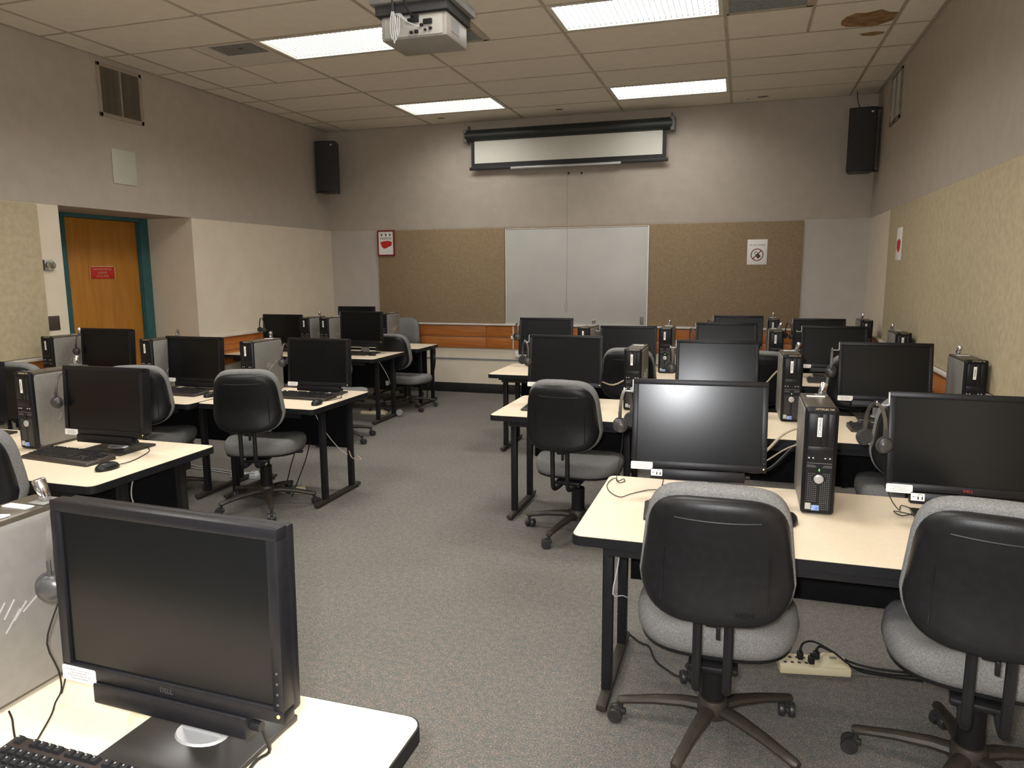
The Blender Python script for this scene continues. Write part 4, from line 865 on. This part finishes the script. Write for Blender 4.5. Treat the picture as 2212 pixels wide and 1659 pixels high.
# ---- keyboards: origin at the centre on the table
ROWS = [(0.0665, [(0, 1)] + [(2 + k, 1) for k in range(4)] + [(6.5 + k, 1) for k in range(4)] + [(11 + k, 1) for k in range(4)] + [(15.25 + k, 1) for k in range(3)]),
        (0.0405, [(k, 1) for k in range(13)] + [(13, 2)] + [(15.25 + k, 1) for k in range(3)] + [(18.5 + k, 1) for k in range(4)]),
        (0.0215, [(0, 1.5)] + [(1.5 + k, 1) for k in range(12)] + [(13.5, 1.5)] + [(15.25 + k, 1) for k in range(3)] + [(18.5 + k, 1) for k in range(4)]),
        (0.0025, [(0, 1.75)] + [(1.75 + k, 1) for k in range(11)] + [(12.75, 2.25)] + [(18.5 + k, 1) for k in range(3)]),
        (-0.0165, [(0, 2.25)] + [(2.25 + k, 1) for k in range(10)] + [(12.25, 2.75)] + [(16.25, 1)] + [(18.5 + k, 1) for k in range(4)]),
        (-0.0355, [(0, 1.25), (1.25, 1.25), (2.5, 1.25), (3.75, 6.25), (10, 1.25), (11.25, 1.25), (12.5, 1.25), (13.75, 1.25)] + [(15.25 + k, 1) for k in range(3)] + [(18.5, 2), (20.5, 1)])]
U = 0.01905
def keycap(g_, x0, w_, y, z, mi=0):
    a, b = x0 + 0.0008, x0 + w_ * U - 0.0008; c, d = y - 0.0088, y + 0.0088
    g_.loft([[(a, c, z), (b, c, z), (b, d, z), (a, d, z)], [(a + 0.0028, c + 0.0022, z + 0.0085), (b - 0.0028, c + 0.0022, z + 0.0085), (b - 0.0028, d - 0.0035, z + 0.0092), (a + 0.0028, d - 0.0035, z + 0.0092)]], mi)
def kb_z(y): return 0.013 + (y + 0.045) * 0.10
_kb = {}
def kb_meshes():
    q = G(); q.loft([[(x, y, 0.0) for x, y in rrect(-0.227, 0.227, -0.078, 0.080, 0.008, 3)], [(x, y, 0.010 + (y + 0.078) * 0.08) for x, y in rrect(-0.227, 0.227, -0.078, 0.080, 0.008, 3)], [(x, y, 0.013 + (y + 0.078) * 0.09) for x, y in rrect(-0.222, 0.222, -0.074, 0.076, 0.008, 3)]])
    _kb['base'] = q.mesh('keyboard_base', 'kb_base')
    q = G(); q2 = G()
    for y, ks in ROWS:
        for x, w_ in ks:
            keycap(q, -0.2135 + x * U, w_, y, kb_z(y)); X = -0.2135 + x * U + 0.005; Z = kb_z(y) + 0.0094
            q2.box(X, X + 0.0035, y - 0.001, y + 0.0035, Z - 0.0012, Z)
    _kb['keys'] = q.mesh('keys', 'key'); _kb['marks'] = q2.mesh('key_letters', 'print_grey')
    for w_ in {w_ for _, ks in ROWS for _, w_ in ks}:
        q = G(); keycap(q, 0, w_, 0, 0); _kb[w_] = q.mesh('key', 'key')
    q = G(); q.box(0.005, 0.0075, 0.0, 0.003, 0.0083, 0.0094); _kb['mark'] = q.mesh('key_letter', 'silver')
kb_meshes()
def make_keyboard(label, x, y, rz=0.0, near=False):
    t = thing('keyboard', label, 'keyboard', (x, y, ZT), rz, 'black keyboards')
    place('keyboard_base', _kb['base'], t)
    if near:
        for yy, ks in ROWS:
            for kx, w_ in ks:
                k = place('key', _kb[w_], t, (-0.2135 + kx * U, yy, kb_z(yy)), (0.10, 0, 0)); place('key_letter', _kb['mark'], k)
    else:
        o = place('keys', _kb['keys'], t); o['kind'] = 'stuff'; o = place('key_letters', _kb['marks'], t); o['kind'] = 'stuff'
    return t
make_keyboard('keyboard at the bottom left corner, cut by the frame', -1.03, 0.825, deg(-1.5), True)
make_keyboard('keyboard on the second-row left table in front of its tower', -3.045, 2.60, deg(-5))
make_keyboard('keyboard on the small third-row aisle table on the left', -2.93, 4.40, deg(-3))
make_keyboard('keyboard on the third-row left table, second from the aisle', -3.93, 4.30, deg(-2))
make_keyboard('dark keyboard on the fourth-row left table by the aisle', -4.02, 6.93, 0)
make_keyboard('keyboard behind the chair on the nearest right table', -0.085, 2.60, deg(5))
make_keyboard('keyboard behind the second-row aisle chair on the right', -1.085, 4.42, deg(-3))
make_keyboard('keyboard on the second-row table by the right wall', 0.815, 4.34, deg(3))
make_keyboard('keyboard on the third-row table by the right wall', 0.74, 6.14, 0)

# ---- mice with their cords
def mouse_mesh():
    q = G(); n = 20; loops = []
    for z, s_ in ((0.0, 0.90), (0.004, 1.0), (0.012, 1.0), (0.022, 0.90), (0.030, 0.68), (0.034, 0.40), (0.0355, 0.1)):
        loops.append([(0.030 * s_ * math.cos(2 * PI * i / n) * (1.0 - 0.10 * math.sin(2 * PI * i / n)), 0.055 * s_ * math.sin(2 * PI * i / n) - 0.006 * (1 - s_), z) for i in range(n)])
    q.loft(loops); b = q.mesh('mouse_body', 'black_plastic', 60)
    q = G(); q.lathe([(0.009, -0.004), (0.010, 0), (0.009, 0.004)], (0, 0.026, 0.0205), (1, 0, 0), 12); return b, q.mesh('scroll_wheel', 'silver')
MB_, MW_ = mouse_mesh()
def make_mouse(label, x, y, rz=0.0, cord=None):
    t = thing('mouse', label, 'mouse', (x, y, ZT), rz, 'black computer mice')
    place('mouse_body', MB_, t); place('scroll_wheel', MW_, t)
    if cord:
        inv = Matrix.Rotation(-rz, 4, 'Z'); q = G()
        q.tube([tuple(inv @ Vector((a - x, b - y, c - ZT))) for a, b, c in cord], 0.0022, 5); q.build('mouse_cord', 'cord', t)
make_mouse('mouse on the second-row left table', -2.70, 2.50, deg(-14), [(-2.69, 2.55, 0.72), (-2.705, 2.64, 0.713), (-2.735, 2.74, 0.713), (-2.78, 2.83, 0.713), (-2.86, 2.90, 0.713)])
make_mouse('mouse at the table corner on the small third-row left table', -2.685, 4.19, deg(4), [(-2.69, 4.24, 0.72), (-2.68, 4.36, 0.713), (-2.66, 4.46, 0.713), (-2.70, 4.52, 0.713), (-2.73, 4.60, 0.713)])
make_mouse('mouse beside the chair left of the small third-row table', -3.60, 4.26, deg(-10))
make_mouse('mouse half hidden by the chair on the nearest right table', 0.185, 2.62, deg(-8))
make_mouse('mouse on the fourth-row left table near the aisle', -3.73, 6.90, deg(70))

# ---- headphones hung from the monitors' left edges
def phone_meshes():
    q = G(); prof = []
    for k in range(13):
        a = PI * k / 12; prof.append((0, -0.062 * math.cos(a), -0.105 + 0.105 * math.sin(a) ** 0.8))
    loops = []
    for i, (x, y, z) in enumerate(prof):
        d = Vector(prof[min(i + 1, 12)]) - Vector(prof[max(i - 1, 0)]); n_ = Vector((0, -d.z, d.y)).normalized()
        P_ = Vector((x, y, z)); loops.append([tuple(P_ + Vector((0.006, 0, 0)) + n_ * 0.002), tuple(P_ + Vector((-0.006, 0, 0)) + n_ * 0.002), tuple(P_ + Vector((-0.006, 0, 0)) - n_ * 0.002), tuple(P_ + Vector((0.006, 0, 0)) - n_ * 0.002)])
    q.loft(loops); band = q.mesh('headband', 'band')
    q = G(); q.lathe([(0.010, 0.015), (0.018, 0.012), (0.025, 0.006), (0.027, 0.0), (0.026, -0.004), (0.018, -0.006)], (0, 0, 0), (0, -1, 0), 20); cup = q.mesh('earcup', 'phone', 50)
    q = G(); q.lathe([(0.018, -0.003), (0.029, -0.004), (0.031, -0.010), (0.027, -0.017), (0.014, -0.016)], (0, 0, 0), (0, -1, 0), 20); pad = q.mesh('ear_pad', 'foam', 60)
    q = G(); q.box(-0.0035, 0.0035, -0.004, 0.001, -0.005, 0.055, 0.001); arm = q.mesh('slider', 'phone')
    return band, cup, pad, arm
HB, HC, HP_, HA = phone_meshes()
def make_headphones(label, x, y, z, rz=0.0, cord=None):
    t = thing('headphones', label, 'headphones', (x, y, z), rz, 'grey headphones hung on monitors')
    place('headband', HB, t)
    for sy in (-1, 1):
        c = place('earcup', HC, t, (0, sy * 0.070, -0.135), (0, 0, 0 if sy < 0 else PI)); place('ear_pad', HP_, c); place('slider', HA, c)
    if cord:
        inv = Matrix.Rotation(-rz, 4, 'Z')
        for path in cord:
            q = G(); q.tube([tuple(inv @ (Vector(p) - Vector((x, y, z)))) for p in path], 0.0018, 5); q.build('headphone_cord', 'cord', t)
def hp_at(label, mx, my, lift, tilt_, rz=0.0, cord=None, dz=0.0):
    c, s_ = math.cos(tilt_), math.sin(tilt_); h = 0.292
    make_headphones(label, mx - 0.2475 - 0.036, my + 0.02 + 0.006 * c + h * s_, ZT + lift + h * c - 0.006 * s_ + dz, rz, cord)
make_headphones('headphones left of the nearest left monitor, against the grey tower', -1.252, 1.035, 1.135, deg(32), [
    [(-1.25, 1.03, 0.97), (-1.27, 1.02, 0.92), (-1.285, 1.01, 0.86), (-1.275, 1.02, 0.80), (-1.285, 1.03, 0.75), (-1.305, 1.03, 0.718), (-1.285, 1.005, 0.714), (-1.262, 0.972, 0.714), (-1.235, 0.93, 0.714)],
    [(-1.24, 1.045, 0.97), (-1.255, 1.04, 0.90), (-1.262, 1.035, 0.83), (-1.27, 1.03, 0.78), (-1.288, 1.032, 0.74)]])
hp_at('headphones left of the second-row left monitor', -2.972, 2.75, 0.086, deg(3), deg(20))
hp_at('headphones left of the monitor on the small third-row left table', -2.87, 4.50, 0.074, deg(3), deg(10))
hp_at('headphones left of the third-row left monitor second from the aisle', -3.93, 4.48, 0.066, deg(3), deg(15))
hp_at('headphones left of the monitor before the wooden door', -4.755, 4.48, 0.112, deg(3), deg(15))
hp_at('headphones left of the leftmost fourth-row left monitor', -4.92, 7.03, 0.076, deg(3), deg(60))
hp_at('headphones left of the bright nearest right monitor', -0.137, 2.755, 0.130, TILT, deg(-12), [
    [(-0.418, 2.75, 1.00), (-0.43, 2.80, 0.9), (-0.455, 2.87, 0.78), (-0.47, 2.94, 0.716), (-0.449, 2.99, 0.714), (-0.44, 2.955, 0.714), (-0.458, 2.93, 0.714), (-0.482, 2.99, 0.714), (-0.497, 2.96, 0.714), (-0.500, 2.88, 0.714), (-0.471, 2.787, 0.714), (-0.422, 2.735, 0.714), (-0.391, 2.785, 0.714), (-0.33, 2.86, 0.714), (-0.28, 2.84, 0.73), (-0.262, 2.79, 0.80)]])
hp_at('headphones left of the monitor with the glare-painted logo at the right edge', 0.745, 2.70, 0.124, TILT, deg(22), [
    [(0.475, 2.74, 1.0), (0.50, 2.77, 0.88), (0.53, 2.80, 0.78), (0.575, 2.86, 0.716), (0.595, 2.93, 0.714), (0.63, 2.87, 0.714), (0.575, 2.80, 0.714), (0.555, 2.85, 0.714), (0.60, 2.83, 0.714), (0.64, 2.78, 0.714)]])
hp_at('headphones left of the second-row monitor behind the aisle chair', -1.10, 4.63, 0.124, TILT, deg(35))
hp_at('headphones left of the second-row right monitor behind the nearest one', -0.135, 4.62, 0.112, TILT, deg(15))
hp_at('headphones left of the second-row monitor by the right wall', 0.805, 4.62, 0.120, TILT, deg(-8))
hp_at('headphones left of the third-row aisle-end monitor on the right', -1.69, 6.36, 0.124, TILT, deg(25))
hp_at('dark headphones left of the bluish third-row monitor', -0.12, 6.36, 0.104, TILT, deg(20))
hp_at('headphones left of the left monitor, rearmost right row', -0.035, 7.90, 0.074, TILT, deg(25))
hp_at('headphones left of the right monitor, rearmost right row', 0.745, 7.90, 0.054, TILT, deg(25))

# ---- power strips and loose cords
def strip(label, x, y, rz, m, L_=0.27, W_=0.105, plugs=(-0.045, -0.01, 0.02), cords=()):
    t = thing('power_strip', label, 'power strip', (x, y, 0.0), rz, 'power strips on the carpet')
    q = G(); q.box(-L_ / 2, L_ / 2, -W_ / 2, W_ / 2, 0, 0.034, 0.006)
    q.loft([[(0.02, y_, 0.033), (0.055, y_, 0.050), (0.10, y_, 0.050), (L_ / 2 - 0.006, y_, 0.033)] for y_ in (-W_ / 2 + 0.01, W_ / 2 - 0.008)]); q.build('strip_body', m, t)
    q = G()
    for k in range(4):
        for yy in (-0.02, 0.02): q.box(-L_ / 2 + 0.02 + k * 0.027, -L_ / 2 + 0.032 + k * 0.027, yy - 0.007, yy + 0.007, 0.0335, 0.0348)
    q.build('sockets', 'print_grey', t)
    q = G(); q.box(0.065, 0.09, -0.008, 0.008, 0.049, 0.0525, 0.001); q.build('rocker_switch', 'proj_grey', t)
    for i, px in enumerate(plugs):
        q = G(); yy = (0.012, -0.02, 0.02)[i % 3]; q.box(px - 0.011, px + 0.011, yy - 0.013, yy + 0.013, 0.034, 0.064, 0.004); q.cyl((px, yy, 0.06), (px, yy, 0.076), 0.006, n=8); q.build('plug', 'cord', t)
    for c, mm in cords:
        q = G(); q.tube(c, 0.0042, 6); q.build('plug_cord', mm, t)
strip('beige power strip with three black plugs under the nearest right table', 0.325, 2.955, deg(10), 'beige', cords=(
    ([(-0.045, 0.012, 0.074), (-0.03, 0.03, 0.092), (0.02, 0.06, 0.085), (0.09, 0.02, 0.062), (0.16, -0.02, 0.02), (0.24, -0.03, 0.007), (0.40, -0.05, 0.005)], 'cord'),
    ([(0.135, 0.01, 0.02), (0.20, 0.0, 0.007), (0.30, -0.02, 0.006), (0.42, -0.02, 0.006)], 'cord'), ([(0.02, 0.02, 0.074), (0.05, 0.05, 0.07), (0.15, 0.04, 0.02), (0.25, 0.02, 0.006), (0.42, 0.0, 0.006)], 'cord')))
strip('pale grey power strip on the carpet behind the small third-row left table legs', -3.66, 4.66, deg(4), 'pale_strip', 0.22, 0.07, (-0.06, -0.02), cords=(([(-0.06, 0.012, 0.074), (-0.04, 0.02, 0.12), (0.02, 0.03, 0.16)], 'cord_grey'),))
strip('beige power strip on the carpet under the fourth-row left table', -3.92, 7.26, deg(6), 'beige', 0.30, 0.07, (-0.05, 0.06))
strip('small beige power strip behind the third-row left chair base', -3.08, 4.42, deg(8), 'beige', 0.20, 0.06, (-0.04,))
def cord_of(parent, name, pts, r, m):
    """a cord that belongs to a thing; pts in room coordinates"""
    inv = (Matrix.Translation(parent.location) @ Matrix.Rotation(parent.rotation_euler.z, 4, 'Z')).inverted()
    q = G(); q.tube([tuple(inv @ Vector(p)) for p in pts], r, 6); q.build(name, m, parent)
def find(frag): return next(o for o in C.objects if frag in o.get('label', ''))
cord_of(find('pale grey power strip'), 'floor_cord', [(-4.30, 4.76, 0.006), (-4.181, 4.755, 0.006), (-4.050, 4.735, 0.006), (-3.922, 4.715, 0.006), (-3.785, 4.69, 0.01)], 0.005, 'cord_grey')
cord_of(find('pale grey power strip'), 'floor_cord', [(-4.32, 4.83, 0.006), (-4.15, 4.79, 0.006), (-3.98, 4.775, 0.006), (-3.80, 4.725, 0.012)], 0.005, 'cord_grey')
cord_of(T_L3, 'hanging_cord', [(-2.78, 4.30, 0.676), (-2.78, 4.31, 0.619), (-2.78, 4.384, 0.519), (-2.78, 4.478, 0.415), (-2.765, 4.58, 0.31), (-2.70, 4.60, 0.26)], 0.0035, 'cord_grey')
cord_of(T_L3, 'hanging_cord', [(-2.70, 4.60, 0.30), (-2.67, 4.585, 0.25), (-2.66, 4.66, 0.215), (-2.66, 4.70, 0.21), (-2.695, 4.71, 0.23)], 0.004, 'cord_tan')
cord_of(find('small beige power strip'), 'hanging_cord', [(-2.99, 4.37, 0.40), (-3.01, 4.38, 0.31), (-3.05, 4.39, 0.22), (-3.10, 4.41, 0.10), (-3.12, 4.415, 0.055)], 0.004, 'cord')
cord_of(find('small beige power strip'), 'hanging_cord', [(-2.87, 4.37, 0.42), (-2.90, 4.37, 0.31), (-2.94, 4.36, 0.2), (-2.99, 4.33, 0.06), (-3.00, 4.31, 0.008)], 0.004, 'cord')
cord_of(T_R1, 'hanging_cord', [(-0.375, 2.48, 0.675), (-0.385, 2.47, 0.55), (-0.40, 2.46, 0.44), (-0.37, 2.50, 0.42), (-0.345, 2.56, 0.38), (-0.33, 2.60, 0.35)], 0.0025, 'cord_grey')
cord_of(find('beige power strip with three'), 'floor_cord', [(-0.469, 3.081, 0.006), (-0.366, 2.960, 0.006), (-0.320, 2.933, 0.006), (-0.282, 2.827, 0.006), (-0.230, 2.769, 0.006), (-0.182, 2.731, 0.006), (-0.10, 2.72, 0.006)], 0.0042, 'cord')
cord_of(find('bright grey monitor'), 'video_cable', [(0.06, 2.86, 0.86), (0.11, 2.95, 0.88), (0.17, 3.03, 0.93), (0.23, 3.075, 0.955), (0.285, 3.09, 0.95)], 0.0055, 'cord_tan')
cord_of(find('bright grey monitor'), 'video_cable', [(0.05, 2.86, 0.82), (0.12, 2.96, 0.845), (0.20, 3.05, 0.88), (0.285, 3.092, 0.90)], 0.003, 'cord_tan')
cord_of(find('bright grey monitor'), 'video_cable', [(0.0, 2.85, 0.84), (0.06, 2.93, 0.80), (0.13, 3.0, 0.80), (0.2, 3.06, 0.86), (0.27, 3.092, 0.93)], 0.006, 'cord')
cord_of(find('bright monitor in the second row'), 'video_cable', [(0.10, 4.72, 0.86), (0.16, 4.80, 0.88), (0.22, 4.83, 0.95), (0.285, 4.81, 1.0)], 0.0055, 'cord_tan')
cord_of(find('monitor behind the aisle chair'), 'video_cable', [(-0.86, 4.72, 0.86), (-0.80, 4.80, 0.83), (-0.72, 4.86, 0.87), (-0.655, 4.92, 0.95)], 0.005, 'cord_tan')
cord_of(find('large black monitor at'), 'monitor_cable', [(-0.775, 0.985, 0.80), (-0.775, 1.00, 0.76), (-0.78, 1.01, 0.73), (-0.79, 0.99, 0.727), (-0.785, 0.955, 0.727), (-0.775, 0.90, 0.716), (-0.79, 0.84, 0.714)], 0.003, 'cord')
cord_of(find('keyboard at the bottom left'), 'keyboard_cord', [(-1.375, 0.985, 0.713), (-1.345, 0.968, 0.713), (-1.317, 0.948, 0.713), (-1.275, 0.92, 0.713), (-1.245, 0.912, 0.718)], 0.002, 'cord')
cord_of(find('keyboard behind the chair on the nearest'), 'keyboard_cord', [(-0.06, 2.88, 0.726), (-0.031, 2.94, 0.713), (0.023, 2.95, 0.713), (0.077, 2.93, 0.713), (0.115, 2.88, 0.713)], 0.002, 'cord')
cord_of(T_L5, 'hanging_cable', [(-3.56, 8.05, 0.70), (-3.505, 8.05, 0.68), (-3.51, 8.06, 0.56), (-3.55, 8.08, 0.39), (-3.63, 8.1, 0.2), (-3.64, 8.1, 0.01)], 0.007, 'cord')
cord_of(T_L5, 'hanging_cable', [(-3.55, 7.98, 0.70), (-3.495, 7.98, 0.68), (-3.48, 8.0, 0.53), (-3.53, 8.05, 0.36), (-3.56, 8.06, 0.2), (-3.56, 8.06, 0.01)], 0.006, 'cord')
cord_of(T_L4, 'hanging_cord', [(-3.60, 6.80, 0.676), (-3.57, 6.86, 0.57), (-3.555, 6.92, 0.48), (-3.56, 6.97, 0.40)], 0.003, 'cord_grey')
cord_of(T_L2, 'hanging_cord', [(-2.66, 2.62, 0.676), (-2.67, 2.60, 0.62), (-2.68, 2.60, 0.55), (-2.66, 2.61, 0.46)], 0.003, 'cord_grey')
# earcup of headphones leaning on the rearmost left computer
t = thing('headphones', 'black headphones on the rearmost left table behind the low black chair', 'headphones', (-3.80, 7.66, ZT + 0.169), deg(20))
place('headband', HB, t)
for sy in (-1, 1):
    c = place('earcup', HC, t, (0, sy * 0.070, -0.135), (0, 0, 0 if sy < 0 else PI)); place('ear_pad', HP_, c); place('slider', HA, c)
# cream disc painting a reflection on the nearest table, left of the monitor foot
q = G(); q.lathe([(0.034, 0.0), (0.034, 0.0015), (0.028, 0.003), (0.01, 0.003)], n=24); q.build('reflection_disc', 'beige', T_A, loc=(-1.10 + 1.4825, 1.055 - 0.45, ZT))
